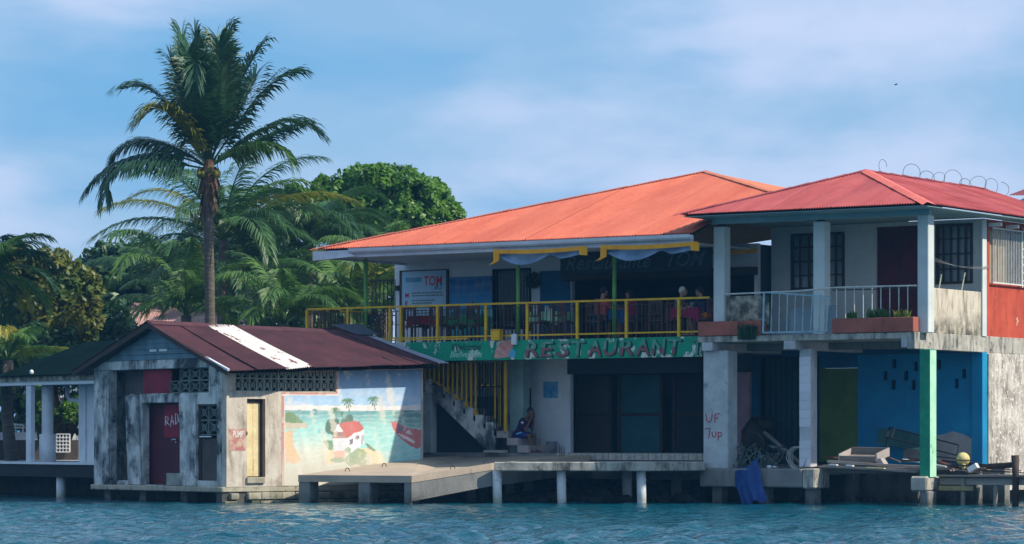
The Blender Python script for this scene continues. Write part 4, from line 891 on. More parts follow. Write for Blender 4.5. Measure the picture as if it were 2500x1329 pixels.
def breeze(wd, ht, dp, m, front_fn):
    mb = MB(); t = .022; sgn = 1
    def bx(u0,u1,z0,z1): mb.box(*front_fn(u0,u1),z0,z1)
    bx(0,wd,0,t); bx(0,wd,ht-t,ht); bx(0,t,t,ht-t); bx(wd-t,wd,t,ht-t); bx(wd*.5-.010,wd*.5+.010,t,ht-t)
    return mb
def breeze_mesh(name, wd, ht, dp, m, axis):
    mb = MB(); t = .020
    P = (lambda u,d,z:(u,d,z)) if axis == 'a' else (lambda u,d,z:(d,u,z))
    def bx(u0,u1,z0,z1,d0=0,d1=dp):
        mb.hexa([P(u0,d0,z0),P(u1,d0,z0),P(u1,d1,z0),P(u0,d1,z0)],[P(u0,d0,z1),P(u1,d0,z1),P(u1,d1,z1),P(u0,d1,z1)])
    bx(0,wd,0,t); bx(0,wd,ht-t,ht); bx(0,t,t,ht-t); bx(wd-t,wd,t,ht-t)
    for p,q in (((t,t),(wd-t,ht-t)),((wd-t,t),(t,ht-t))):
        mb.bar(P(p[0],dp*.5,p[1]),P(q[0],dp*.5,q[1]),dp*.7,.022,up=P(0,0,1) if axis=='a' else (0,0,1))
    n_ = 8; R, r = min(wd,ht)*.24, min(wd,ht)*.15
    vs_ = [P(wd/2+q*cos(2*pi*k/n_),d,ht/2+q*sin(2*pi*k/n_)) for d in (.005,dp-.005) for q in (R,r) for k in range(n_)]
    fs_ = []
    for k in range(n_):
        j = (k+1)%n_; fs_ += [(k,j,n_+j,n_+k),(k,2*n_+k,2*n_+j,j),(n_+k,n_+j,3*n_+j,3*n_+k)]
    mb.add(vs_,fs_); return mesh(name, mb, m)
gw_ = (3.33-.27)/14
bm1 = breeze_mesh('breeze_block', gw_, .312, .10, M_GRILLE, 'a')
for i in range(14):
    for j in range(2): inst('breeze_block', bm1, SD, (.27+i*gw_,.03,2.772+j*.314))
bm2 = breeze_mesh('breeze_block', .44, .305, .10, M_GRILLE2, 'b')
for i in range(4):
    for j in range(2):
        if (i,j) != (3,1): inst('breeze_block', bm2, SD, (.04,.80+i*.45,2.745+j*.307))
bm3 = breeze_mesh('breeze_block', .43, .37, .08, M_GRILLE2, 'b')
for i in range(2):
    for j in range(2): inst('breeze_block', bm3, SD, (.05,.43+i*.435,1.68+j*.375))
part('shelf_slat', MB().box(-.0,.04,.7,1.2,1.63,1.66), M_WHITE, SD)
# cream boarded door in the side wall
d2 = part('door', MB().box(.61,.64,.06,.12,.66,2.56), M_DARKWOOD, SD, 'pale yellow boarded door in a dark frame')
for k in range(4): part('door_board', MB().box(.642+k*.108,.642+(k+1)*.108-.004,.10+.004*(k%2),.135,.66,2.47), M_PALEWOOD, d2)
part('door_frame', MB().box(1.08,1.16,.0,.10,.64,2.58).box(.61,1.08,.08,.17,2.48,2.58), M_DARKWOOD, d2)
part('door_sill', MB().box(.58,1.12,-.06,.1,.48,.64), M_BLOCK, SD, bevel=.015)
# faded red notice with worn white lettering
part('painted_notice', MB().quad((.07,-.004,1.30),(.56,-.004,1.30),(.57,-.004,1.84),(.06,-.004,1.84)), mk('worn_red_notice_paint', lin(176,112,106), .85, lin(196,170,150), 5, .42, .6, bump=.2), SD)
lettering('notice_lettering', 'PUMP', .22, mk('worn_white_lettering', (.70,.66,.60), .85, bump=0), SD, lambda x,y,z:(.19+x*.55,-.008,1.63+y), bold=.006)
part('pull_ring', MB().tube([(.585,-.02,1.68),(.60,-.03,1.72),(.59,-.02,1.77)],.012,5), M_DARK, SD)
# mural
def mural():
    a0, a1, z0, z1 = 1.66, 6.05, .42, 3.49; nu, nv = 220, 154
    aa = np.linspace(a0,a1,nu+1); zz = np.linspace(z0,z1,nv+1); Am, Zm = np.meshgrid(aa,zz)
    Xw = SHED.o[0]+SHED.c*Am; Yw = SHED.o[1]+SHED.s*Am
    X = (1250+FPX*Xw/Yw-690)*5.317; Y = (HZ-FPX*(Zm-EYE)/Yw-900)*5.317
    C = np.zeros(X.shape+(3,)); rng = np.random.default_rng(1)
    def lerp(c0,c1,t): t = np.clip(t,0,1)[...,None]; return np.array(c0)*(1-t)+np.array(c1)*t
    def nz(fx,fy,seed):
        r = np.random.default_rng(seed); o = np.zeros_like(X)
        for k in range(7):
            th = r.uniform(0,2*pi); s_ = 1.6**k; o += np.sin(X*fx*s_*cos(th)+Y*fy*s_*sin(th)+r.uniform(0,6))/s_**.8
        return o/2.2
    n1, n2, n3 = nz(.006,.008,2), nz(.01,.004,3), nz(.03,.03,4)
    def blend(mask, col, al=1.0):
        nonlocal C
        m = (mask.astype(float)*al)[...,None]; C = C*(1-m)+np.array(col)*m
    def poly(pts):
        ins = np.zeros(X.shape,bool); n = len(pts); j = n-1; Xd, Yd = X+n3*8+n2*4, Y+n3*8
        for i in range(n):
            (xi,yi),(xj,yj) = pts[i],pts[j]
            ins ^= ((yi>Yd)!=(yj>Yd))&(Xd<(xj-xi)*(Yd-yi)/((yj-yi)+1e-9)+xi); j = i
        return ins
    def ell(cx,cy,rx,ry,rough=.18): return (((X-cx)/rx)**2+((Y-cy)/ry)**2) < 1+rough*n3*2
    C = lerp(lin(36,118,184),lin(160,198,230),(Y+60)/480)
    C = C*(1-.0)+0
    cl = np.clip((n1+.35)*1.2,0,1)*np.clip(1-np.abs(Y-440)/190,0,1); C = lerp(0,0,Y)*0+C*(1-cl[...,None]*.8)+np.array(lin(236,226,224))*cl[...,None]*.8
    blend((Y>478+n2*14)&(Y<548), lin(240,226,218), .8)
    sea = Y > 545
    SC = lerp(lin(70,150,156),lin(150,212,206),(Y-545)/220+.25*n2); SC = np.where((X>1450)[...,None]&(Y<780)[...,None], SC*.62, SC)
    SC = SC*(1-np.clip((Y-820)/240,0,1)[...,None]*(X<1000)[...,None]*.8)+np.array(lin(222,216,198))*np.clip((Y-820)/240,0,1)[...,None]*(X<1000)[...,None]*.8
    wv = np.clip(np.sin(Y*.09+n1*5+X*.004)-.55,0,1)*1.3; SC = SC*(1-wv[...,None]*.6)+np.array(lin(222,232,226))*wv[...,None]*.6
    C = np.where(sea[...,None],SC,C)
    blend(ell(420,560,38,42), lin(96,150,156)); blend(ell(215,565,30,34), lin(110,158,156))
    blend(poly([(30,570),(130,565),(200,640),(290,720),(200,720),(30,690)]), lin(92,132,84)); blend(poly([(30,690),(200,715),(290,700),(330,770),(200,780),(30,790)]), lin(196,182,160))
    blend(poly([(30,830),(140,785),(120,880),(140,1010),(240,1190),(200,1240),(30,1220)]), lin(226,176,122), .85)
    blend(ell(510,815,60,30), lin(110,196,196))
    blend(poly([(1000,1040),(1150,1030),(1290,1110),(1340,1240),(1100,1300),(900,1250)]), lin(226,206,160))
    for e in ((600,760,50,100),(640,700,60,45),(690,690,45,45),(790,690,40,40),(862,655,52,58),(650,800,60,70)): blend(ell(*e), lin(40,100,84))
    blend(poly([(530,940),(640,930),(660,1040),(600,1070)]), lin(80,140,96))
    blend(poly([(560,1060),(650,1060),(650,1260),(560,1240)]), lin(224,204,160))
    blend(poly([(650,905),(832,900),(820,1150),(655,1150)]), lin(214,216,222)); blend(poly([(655,1070),(815,1070),(810,1160),(660,1160)]), lin(214,170,150))
    blend(poly([(832,900),(1050,788),(1042,990),(836,1110)]), lin(240,238,236)); 
    blend(poly([(720,708),(985,680),(1050,780),(825,905)]), lin(196,84,80)); blend(poly([(718,722),(676,822),(785,822)]), lin(240,236,232))
    blend(poly([(676,822),(785,822),(832,905),(636,908)]), lin(176,128,112)); blend(poly([(690,825),(780,825),(800,870),(668,870)]), lin(150,112,112))
    blend(poly([(862,925),(914,900),(914,965),(864,990)]), lin(112,96,112)); blend(poly([(946,885),(992,862),(992,920),(948,940)]), lin(112,96,112)); blend(poly([(1010,870),(1045,850),(1040,985),(1012,1000)]), lin(176,172,186))
    for e in ((985,1150,130,105),(1050,1200,70,80),(900,1190,90,70),(720,1190,95,35),(850,1060,40,40)): blend(ell(*e), lin(98,146,98), .8)
    blend(poly([(1070,975),(1110,980),(1205,1060),(1190,1078),(1120,1040)]), lin(62,114,82))
    def stroke(pts,w0,col):
        for (x0,y0),(x1,y1) in zip(pts[:-1],pts[1:]):
            dx,dy = x1-x0,y1-y0; t = np.clip(((X-x0)*dx+(Y-y0)*dy)/(dx*dx+dy*dy),0,1)
            blend(((X-x0-t*dx)**2+(Y-y0-t*dy)**2) < w0*w0, col)
    for cx,cy,r in ((845,410,80),(680,525,62),(1178,385,78),(765,575,34)):
        stroke([(cx,cy),(cx+r*.25,cy+r*1.9)],4+r*.03,lin(104,116,84))
        for th,dr in ((200,.2),(235,.5),(160,.1),(260,.9),(300,.9),(330,.4),(15,.1),(100,-.9),(60,.1)):
            x1, y1 = cx+r*.55*cos(radians(th)), cy-r*.5*sin(radians(th))*(.6 if sin(radians(th))>0 else .8)
            stroke([(cx,cy),(x1,y1),(x1+r*.45*cos(radians(th)),y1+r*(.15+.75*abs(dr)))],r*.085,lin(36,112,72))
    blend(poly([(1400,680),(1470,695),(1600,770),(1830,800),(1830,1000),(1740,1040),(1640,1000),(1500,880),(1430,780)]), lin(196,84,92))
    blend(poly([(1480,730),(1540,745),(1580,830),(1490,800)]), lin(112,104,130)); blend(poly([(1590,850),(1640,785),(1675,860)]), lin(206,196,196))
    blend(poly([(1480,835),(1560,860),(1710,940),(1700,975),(1560,905)]), lin(226,214,210))
    C = np.clip(C*(1+.09*n3[...,None]+.04*np.sin(Y*.5+n3*4)[...,None]),0,1)
    # border and fading
    blend((X<16)&(Y>330), lin(188,122,112)); blend((X>=16)&(X<30)&(Y>330), lin(226,210,194))
    blend((Y>292)&(Y<335)&(X<712), lin(188,118,108)); blend((X>682)&(X<712)&(Y<335), lin(188,118,108)); blend((Y>335)&(Y<350)&(X<716), lin(228,214,200)); blend((X>=712)&(X<722)&(Y<350), lin(228,214,200))
    blend(X>1790, lin(120,84,84))
    C = C*.86+np.array(lin(226,222,210))*.14
    fd = np.clip((Y-1000)/330+.3*n2,0,1)*(X<1400); C = C*(1-fd[...,None]*.7)+np.array(lin(208,198,180))*fd[...,None]*.7
    ps = np.clip((n3+n2-.6)*2.2,0,1)*.6; C = C*(1-ps[...,None])+np.array(lin(222,214,200))*ps[...,None]
    org = ORG[SD.name]; vs_ = [(x,-.006,z) for x,z in zip(Am.ravel(),Zm.ravel())]; W_ = nu+1
    fs_ = []
    for j in range(nv):
        for i in range(nu):
            if aa[i] < 3.32 and zz[j+1] > 2.765: continue
            k = j*W_+i; fs_.append((k,k+1,k+W_+1,k+W_))
    o = part('mural', MB().add(vs_,fs_), vcol('mural_paint'), SD, 'faded painted mural of a beach house, palms and red boat')
    at = o.data.color_attributes.new('paint','FLOAT_COLOR','POINT')
    at.data.foreach_set('color', np.concatenate([np.clip(C.reshape(-1,3),0,1),np.ones((C.shape[0]*C.shape[1],1))],1).astype(np.float32).ravel())
mural()
# gable clapboards
AXZ = 4.46; z = 3.60; k = 0
while z < AXZ-.04:
    z1 = min(z+.135,AXZ-.02); rb_ = lambda q: max(-.02,(q-3.245+.05)/.363-.6); lb_ = lambda q: SY+.62-(q-3.36+.05)/.329
    off = -.03-.008*(k%3)
    part('clapboard', MB().hexa([(off-.018,rb_(z),z),(off-.018,lb_(z),z),(.0,lb_(z),z),(.0,rb_(z),z)],[(off,rb_(z1),z1-.006),(off,lb_(z1),z1-.006),(.0,lb_(z1),z1-.006),(.0,rb_(z1),z1-.006)]), M_BLUESIDING, SD)
    z += .135; k += 1
part('gable_backing', MB().prism([(.42,3.59),(SY-.3,3.59),(SY/2,AXZ-.03)], lambda b,z:(.002,b,z), lambda b,z:(.05,b,z)), M_DARKWOOD, SD)
for b0,b1 in ((3.05,3.36),(2.56,2.93)): part('number_plate', MB().box(-.068,-.062,b0,b1,3.80,3.86), M_WHITE, SD)
# roof
RZ0, RZ1 = 4.56, 4.42; rg = lambda a: (a, SY/2, RZ0+(RZ1-RZ0)*(a+.35)/6.8)
rf = part('roof', MB().add([(-.3,-.45,3.19),(6.4,-.45,3.40),(6.4,SY/2,4.28),(-.3,SY/2,4.42),(6.4,SY+.45,3.30),(-.3,SY+.45,3.26)],[(0,1,2,3),(3,2,4,5)]), M_DARKWOOD, SD, 'rusty corrugated gable roof')
edges = [-.36,.5,1.36,2.26,3.1,3.95,4.8,5.65,6.2,6.52]; eb = [-.60,-.66,-.56,-.50,-.54,-.5,-.52,-.5,-.56]; rs = random.Random(9)
for i in range(9):
    a0, a1 = edges[i]-.03, edges[i+1]+.03
    ez = lambda a: 3.245+(a+.36)*.042
    lift = .012*(i%2)+(.012 if i in (2,8) else 0)
    up = lambda p: (p[0],p[1],p[2]+lift)
    if i == 2: e0, e1 = (a0,-.66,ez(a0)-.02), (a1,-.50,ez(a1)+.03)
    else: e0, e1 = (a0,eb[i],ez(a0)), (a1,eb[i],ez(a1))
    part('roofing_sheet', MB().corr(up(e0),up(e1),up(rg(a0)),up(rg(a1)),.085,.014,rows=6,sag=.02,phase=i), {2:M_WHITESHEET,8:M_GREYSHEET}.get(i,M_RUST), rf, {2:'flaking white roofing sheet',8:'bare grey roofing sheet at the far edge'}.get(i), smooth=True)
    l0, l1 = (a0,SY+.62,3.36), (a1,SY+.62,3.36)
    part('roofing_sheet', MB().corr(l0,l1,up(rg(a0)),up(rg(a1)),.085,.014,rows=3,phase=i), M_RUST, rf, smooth=True)
rcap = MB()
for i in range(5):
    a0, a1 = -.36+i*1.37, -.36+(i+1)*1.37+.05; p, q = Vector(rg(a0))+Vector((0,0,.035+.008*(i%2))), Vector(rg(a1))+Vector((0,0,.035+.008*(i%2)))
    if i == 1: q.z -= .04
    sl_ = Vector((0,-.28,-.115)); s2 = Vector((0,.28,-.115)); rcap.add([p+sl_,p,p+s2,q+sl_,q,q+s2],[(0,1,4,3),(1,2,5,4)])
part('ridge_cap', rcap, M_RUST, rf)
for s_ in (-1,1):
    e = (-.34, -.58 if s_<0 else SY+.6, 3.20 if s_<0 else 3.30); part('rake_board', MB().bar(e,(-.34,SY/2,4.47),.03,.15), M_DARKWOOD, rf)
part('white_batten', MB().bar((-.33,.42,3.60),(-.36,-.62,3.27),.06,.05), M_WHITE, rf)
for k in range(7): part('rafter_tail', MB().bar((.3+k*.95,-.42,3.24+k*.04),(.3+k*.95,.3,3.46+k*.04),.06,.10), M_DARKWOOD, rf)
# birds
def bird(label, fr, a, b, z, s, yaw, wings=False):
    mb = MB().ball((0,0,.07),.11,.05,.055,8,6); mb.ball((.11,0,.13),.045,.035,.038,8,5); mb.tube([(.14,0,.13),(.19,0,.125)],[.012,.002],5)
    mb.add([(-.08,-.02,.07),(-.08,.02,.07),(-.26,.04,.03),(-.26,-.04,.03),(-.26,0,.045)],[(0,1,2,4),(0,4,3)])
    if wings:
        for s_ in (-1,1): mb.add([(.05,s_*.03,.09),(-.06,s_*.03,.09),(-.02,s_*.22,.16),(.05,s_*.20,.16),(-.05,s_*.42,.10)],[(0,1,2,3),(3,2,4)])
    c, s_ = cos(yaw), sin(yaw); mb.v = [(a+s*(x*c-y*s_),b+s*(x*s_+y*c),z+s*zz_) for x,y,zz_ in mb.v]
    return solo('bird', label, 'bird', fr, mb, M_DARK, smooth=True)
bird('black bird perched on the rusty shed ridge', SHED, 2.55, SY/2, rg(2.55)[2]+.04, 1.0, .5)
bird('tiny dark bird flying high in the right of the sky', WORLD, wx(2187,180), 180, wz(209,180), .65, .3, True)
# scrap of roofing leaning behind the far end of the shed
solo('loose_sheet', 'dark grey loose roofing sheet behind the far end of the shed ridge', 'sheet', SHED, MB().corr((5.9,2.6,4.35),(6.6,2.5,4.35),(5.6,3.3,4.62),(6.5,3.2,4.66)), mk('dark_grey_sheet', (.07,.08,.10), .6))
# ================================================================ open shelter at the far left
SL = thing('green_roof_shelter', 'open waterside shelter with dark green roof and white posts left of the shed', 'shelter', SHED, 2, 9, 0)
part('floor_slab', MB().box(1.0,6,6.4,18,.89,.95), M_WHITE, SL)
part('shade_strip', MB().box(1.05,1.3,6.4,18,.55,.889), mk('under_deck_shade', (.03,.032,.034), .8, (.018,.02,.022), 2), SL)  # near-black strip standing in for the shade beneath the deck
part('seawall', MB().box(3.2,3.5,6.4,18,-.6,.79), M_ROCK, SL)
part('fascia_beam', MB().box(1.0,1.12,6.3,18,3.06,3.20), M_WHITE, SL, bevel=.01)
part('fascia_board', MB().box(.94,.997,6.3,18,3.17,3.31), M_PARAPET, SL)
part('post', MB().box(1.02,1.16,SHED.B(75,1.02),SHED.B(63,1.02),.95,3.06), M_WHITE, SL, bevel=.01)
cb = SHED.B(116,1.5); cl_ = part('column', MB().tube([(1.5,cb,.95),(1.5,cb,3.15)],.16,16), M_WHITE, SL, smooth=True)
part('column_sleeve', MB().tube([(1.5,cb,.95),(1.5,cb,1.72)],.23,16), M_WHITE, cl_, smooth=True)
b8 = SHED.B(192,1.9); part('wall_panel', MB().box(1.9,2.1,6.6,b8,.95,3.15), M_WHITE, SL); part('wall_batten', MB().box(1.85,1.899,b8-.42,b8-.36,.95,3.1), M_WHITE, SL)
part('drain_pipe', MB().tube([(2.0,b8+.75,3.05),(2.0,b8+.75,2.78),(2.0,b8+.62,2.66),(2.0,b8,2.64)],.065,10), M_PVC, SL, smooth=True)
br = SHED.B(216,3.4); zr = SHED.Z(834,3.4,br)
part('ceiling', MB().box(1.13,6,6.3,18,3.2,3.24), M_DARKBLUE, SL)
pr = part('roof', MB().add([(.85,6.25,3.30),(.85,SHED.B(-10,.85),3.30),(1.2,SHED.B(-10,.85),3.31),(3.4,br,zr-.03),(3.4,6.25,zr-.03),(6,6.25,3.4),(6,SHED.B(-10,.85),3.4)],[(0,1,3,4),(1,2,3),(3,2,6),(4,3,6,5)]), M_DARKWOOD, SL)
b0 = SHED.B(-10,.85)
for k in range(9):
    u0, u1 = k/9, (k+1)/9; e = lambda u: Vector((.82,6.2+(b0-6.2)*u,3.33)); 
    def tpt(u):
        b = 6.2+(b0-6.2)*u
        if b <= br: return Vector((3.4,b,zr))
        q = (b0-b)/(b0-br); return Vector((.82+2.58*q,b,3.33+(zr-3.33)*q))
    part('roofing_sheet', MB().corr(e(u0),e(u1),tpt(u0),tpt(u1),.1,.012), M_GREENROOF, pr, smooth=True)
yp = SHED.B(149,1.3); part('pile', MB().tube([(1.3,yp,-.6),(1.3,yp,.8)],.13,12), M_PVC, SL, smooth=True)
part('lamp', MB().ball((.90,SHED.B(77,.9),3.42),.06,.06,.07,8,6), M_WHITE, SL)
# ================================================================ background houses seen through the shelter and palms
WH = thing('white_cottage', 'white clapboard cottage behind the shelter seen between its posts', 'house', WORLD, wx(90,100), 100, .9)
for k in range(12): part('clapboard', MB().box(wx(70,100),wx(180,100),100-.012*(k%2),100.1,.95+.16*k,.95+.16*(k+1)-.01), M_WHITE, WH)
part('wall', MB().box(wx(70,100),wx(185,100),100.11,104,.9,2.9), M_WHITE, WH)
part('roof', MB().corr((wx(55,99.5),99.5,2.9),(wx(200,99.5),99.5,2.9),(wx(70,102),102,3.9),(wx(190,102),102,3.9)), M_GREYSHEET, WH)
GS = thing('garden_wall', 'low brown garden wall with white coping behind the shelter', 'wall', WORLD, wx(60,93), 93, .9)
part('wall', MB().box(wx(-40,93),wx(190,93),93,93.2,.9,1.55), mk('brown_garden_wall', (.10,.08,.07), .9, (.06,.05,.045), 2), GS)
part('coping', MB().box(wx(-40,93)-.03,wx(62,93),92.95,93.25,1.551,1.78), M_WHITE, GS)
lw = MB(); X0, X1 = wx(138,92.9), wx(170,92.9)
for k in range(5): lw.box(X0+(X1-X0)*k/4-.02,X0+(X1-X0)*k/4+.02,92.9,92.94,wz(1104,92.9),wz(1060,92.9))
for k in range(6): z = wz(1104,92.9)+(wz(1060,92.9)-wz(1104,92.9))*k/5; lw.box(X0,X1,92.88,92.899,z-.014,z+.014)
part('lattice', lw, M_WHITE, GS)
WS = thing('stacked_chairs', 'white plastic chair upturned by the garden wall', 'chair', WORLD, wx(35,94), 94, 1.78)
part('frame', MB().bar((wx(20,94),94,1.5),(wx(12,94),94,2.05),.05).bar((wx(52,94),94,1.5),(wx(58,94),94,2.0),.05).bar((wx(12,94),94,2.05),(wx(58,94),94,2.0),.06), M_WHITE, WS)
part('seat', MB().box(wx(16,94),wx(60,94),94.05,94.4,1.9,1.95), M_WHITE, WS)
PH = thing('pink_roof_house', 'far house with weathered pink corrugated roof behind the palms', 'house', WORLD, wx(350,110), 110, .9)
part('wall', MB().box(wx(285,110),wx(520,110),110,116,.9,wz(812,110)), M_WHITE, PH)
pr = part('roof', MB().add([(wx(280,109),109,wz(806,109)),(wx(540,109),109,wz(806,109)),(wx(540,113),113,wz(742,113)),(wx(330,113),113,wz(742,113))],[(0,1,2,3)]), M_DARKWOOD, PH)
for k in range(6):
    u0, u1 = k/6, (k+1)/6; e = lambda u: Vector((wx(278+264*u,109),109,wz(803,109))); t_ = lambda u: Vector((wx(328+212*u,113),113,wz(739,113)))
    part('roofing_sheet', MB().corr(e(u0),e(u1),t_(u0),t_(u1),.11,.016), M_PINKROOF, pr, smooth=True)
# ================================================================ debris on the lower deck of the corner house
F = MAIN
PD = thing('plank_deck', 'uneven deck of grey loose planks under the corner house', 'deck', MAIN, -1, 1.5, 0)
rs = random.Random(21)
for k in range(11):
    b = .45+k*.29; j = rs.uniform(-.03,.03); a1 = .1+rs.uniform(0,.5) if k > 1 else -.05
    part('plank', MB().hexa([(-2.95+rs.uniform(0,.3),b,.90+j),(a1,b+rs.uniform(-.04,.04),.84+j),(a1,b+.22,.84+j),(-2.95,b+.22,.90+j)],[(-2.95,b,.94+j),(a1,b,.88+j),(a1,b+.22,.88+j),(-2.95,b+.22,.94+j)]), M_WOOD, PD)
for k in range(8):
    a = .32+k*.02; b = .5+k*.36; j = rs.uniform(-.02,.03)
    part('plank', MB().box(a+.02,a+4.6+rs.uniform(-.3,.5),b,b+.30,.66+j,.70+j), M_WOOD, PD)
part('joist', MB().box(.34,4.6,.62,.72,.50,.655), M_WOOD, PD)
part('joist', MB().box(.34,4.6,2.6,2.7,.48,.64), M_WOOD, PD)
part('joist', MB().box(.36,1.25,.52,.60,.36,.47), mk('yellowed_timber', (.32,.26,.12), .85, (.2,.17,.09), 3), PD)
for a,b in ((.95,.6),(1.75,.7),(2.7,.75),(2.2,2.6)): part('post', MB().tube([(a,b,-.5),(a+.02,b,.66)],.055,8), M_WOOD, PD)
part('joist', MB().box(-2.8,.0,.70,.80,.76,.855), M_WOOD, PD)
PT = F.A(2478,.55); solo('mooring_post', 'tall dark mooring post at the right edge of the plank deck', 'post', MAIN, MB().tube([(PT,.55,-.5),(PT+.02,.55,.7),(PT,.56,F.Z(1112,PT,.55))],[.085,.08,.095],9).tube([(PT-.02,.56,.98),(PT-.9,1.0,.93)],.07,8), M_DARKWOOD, smooth=True)
def ploose(label, a0, a1, b0, b1, z0, z1, wd, th, m=M_WOOD, name='loose_plank', cat='plank'):
    return solo(name, label, cat, MAIN, MB().bar((a0,b0,z0),(a1,b1,z1),wd,th), m, 'loose timber on the deck')
ploose('long grey plank lying across the deck in front of the tray', F.A(2022,.5), F.A(2250,.5), .5, .62, 1.04, .90, .13, .06)
ploose('lower grey plank along the deck edge between the two columns', F.A(2012,.40), F.A(2240,.40), .40, .42, .93, .80, .16, .05)
ploose('short white plank leaning beside the green column', F.A(2205,1.2), F.A(2320,1.2), 1.2, 1.0, 1.09, .92, .09, .03, M_WHITE)
ploose('short white board end at the left of the deck', F.A(2027,.38), F.A(2045,.38), .36, .36, .965, .955, .10, .03, M_WHITE)
ploose('small white board end next to the left board on the deck', F.A(2068,.38), F.A(2084,.38), .36, .36, .945, .935, .10, .03, M_WHITE)
ploose('cream board along the deck edge in the middle', F.A(2118,.36), F.A(2160,.36), .35, .36, .895, .875, .10, .03, M_PALEWOOD)
ploose('rusty iron bar lying behind the buoy', F.A(2300,1.6), F.A(2470,1.6), 1.6, 1.2, 1.06, .92, .05, .05, M_STEEL, 'iron_bar', 'iron bar')
ploose('rusty angle iron lying in front of the buoy', F.A(2290,1.1), F.A(2440,1.1), 1.1, .95, .96, .93, .05, .04, M_STEEL, 'iron_bar', 'iron bar')
ploose('short whitewashed block tilted beside the buoy', F.A(2366,.8), F.A(2386,.8), .8, .8, .84, .96, .14, .12, M_WHITE, 'wood_block', 'wood block')
ploose('reddish plank lying between green column and buoy', F.A(2295,1.4), F.A(2345,1.4), 1.4, 1.2, 1.02, .90, .14, .04, M_BROWNWOOD)
# drawer-like tray
ty = thing('wooden_tray', 'grey wooden tray with pale ends tipped on the planks', 'tray', MAIN, F.A(2105,.9), .9, .98)
a0, a1 = F.A(2052,.75), F.A(2140,.75)
T_ = lambda a,b,z: (a, b, 1.05+(a-a0)*-.02+z+(b-.7)*.22)
def tb(a_,b_,c_,d_,e_,f_): return MB().hexa([T_(a_,c_,e_),T_(b_,c_,e_),T_(b_,d_,e_),T_(a_,d_,e_)],[T_(a_,c_,f_),T_(b_,c_,f_),T_(b_,d_,f_),T_(a_,d_,f_)])
part('bottom', tb(a0,a1,.7,1.35,0,.03), M_WOOD, ty); part('side', tb(a0,a1,.69,.715,.031,.13), M_WOOD, ty); part('side', tb(a0,a1,1.325,1.35,.031,.2), M_WOOD, ty)
part('end', tb(a0-.03,a0,.69,1.36,0,.17), M_STEP, ty); part('end', tb(a1,a1+.04,.69,1.36,0,.2), M_STEP, ty)
part('foot', MB().hexa([(a1+.05,.72,.90),(a1+.25,.72,.92),(a1+.25,.95,.92),(a1+.05,.95,.90)],[(a1-.02,.72,1.10),(a1+.12,.72,1.12),(a1+.12,.95,1.12),(a1-.02,.95,1.10)]), M_STEP, ty)
by = thing('buoy', 'cream yellow round buoy lying among planks', 'buoy', MAIN, F.A(2351,1.2), 1.2, .95)
c = (F.A(2351,1.2),1.2,1.10); part('float', MB().ball(c,.165,.165,.165,18,12), M_BUOY, by, smooth=True)
part('band', MB().tube([(c[0]+.168*cos(t),c[1]+.168*sin(t),c[2]-.02) for t in [2*pi*k/20 for k in range(21)]],.012,5), M_STEEL, by)
part('stem', MB().tube([(c[0]+.06,c[1]-.1,c[2]-.13),(c[0]+.08,c[1]-.14,c[2]-.22)],[.06,.035],8), M_BUOY, by)
bf = thing('bed_frame', 'dark metal bed frame leaning against the blue wall', 'bed frame', MAIN, -1.5, 3.0, 1.0)
q = lambda px,py,b: (lambda a:(a,b,F.Z(py,a,b)))(F.A(px,b))
p1,p2,p3,p4 = q(2172,1044,2.9),q(2341,1087,2.9),q(2336,1112,2.5),q(2165,1068,2.5)
part('rails', MB().bar(p1,p2,.035).bar(p2,p3,.035).bar(p3,p4,.035).bar(p4,p1,.035).bar(q(2184,1046,2.88),q(2176,1072,2.48),.035).bar(p3,(p3[0],2.5,.95),.03).bar(p4,(p4[0],2.5,.95),.03), M_DARK, bf)
solo('teal_panel', 'dull teal board leaning behind the metal frame', 'board', MAIN, MB().hexa([q(2140,1085,3.2),q(2250,1100,3.2),q(2250,1100,3.24),q(2140,1085,3.24)],[q(2145,1045,3.5),q(2250,1060,3.5),q(2250,1060,3.54),q(2145,1045,3.54)]), mk('dull_teal_board', lin(62,104,104), .7, lin(46,82,84), 2))
for k,(px,py,r,b,lb) in enumerate(((1945,1119,.27,.30,'pale wire coil standing on the concrete beam by the tiled column'),(1908,1115,.24,.75,'thin dark wire loop behind the pale coil'),(1835,1088,.33,.9,'large thin wire loop above the tangled branches'))):
    a = F.A(px,b); z = F.Z(py,a,b); mb = MB(); n_ = 5 if k == 0 else 2
    for j in range(n_):
        rr_ = random.Random(j+k*9); mb.tube([(a+(r+rr_.uniform(-.02,.02))*cos(t)+.04*j*.5,b+.03*j+.03*sin(2*t),z+(r+rr_.uniform(-.015,.015))*sin(t)) for t in [2*pi*i/28 for i in range(29)]],.013 if k==0 else .009,5)
    solo('wire_coil', lb, 'wire coil', MAIN, mb, mk('pale_rope', (.38,.38,.34), .8) if k==0 else M_STEEL, 'wire coils on the beam')
rs = random.Random(31)
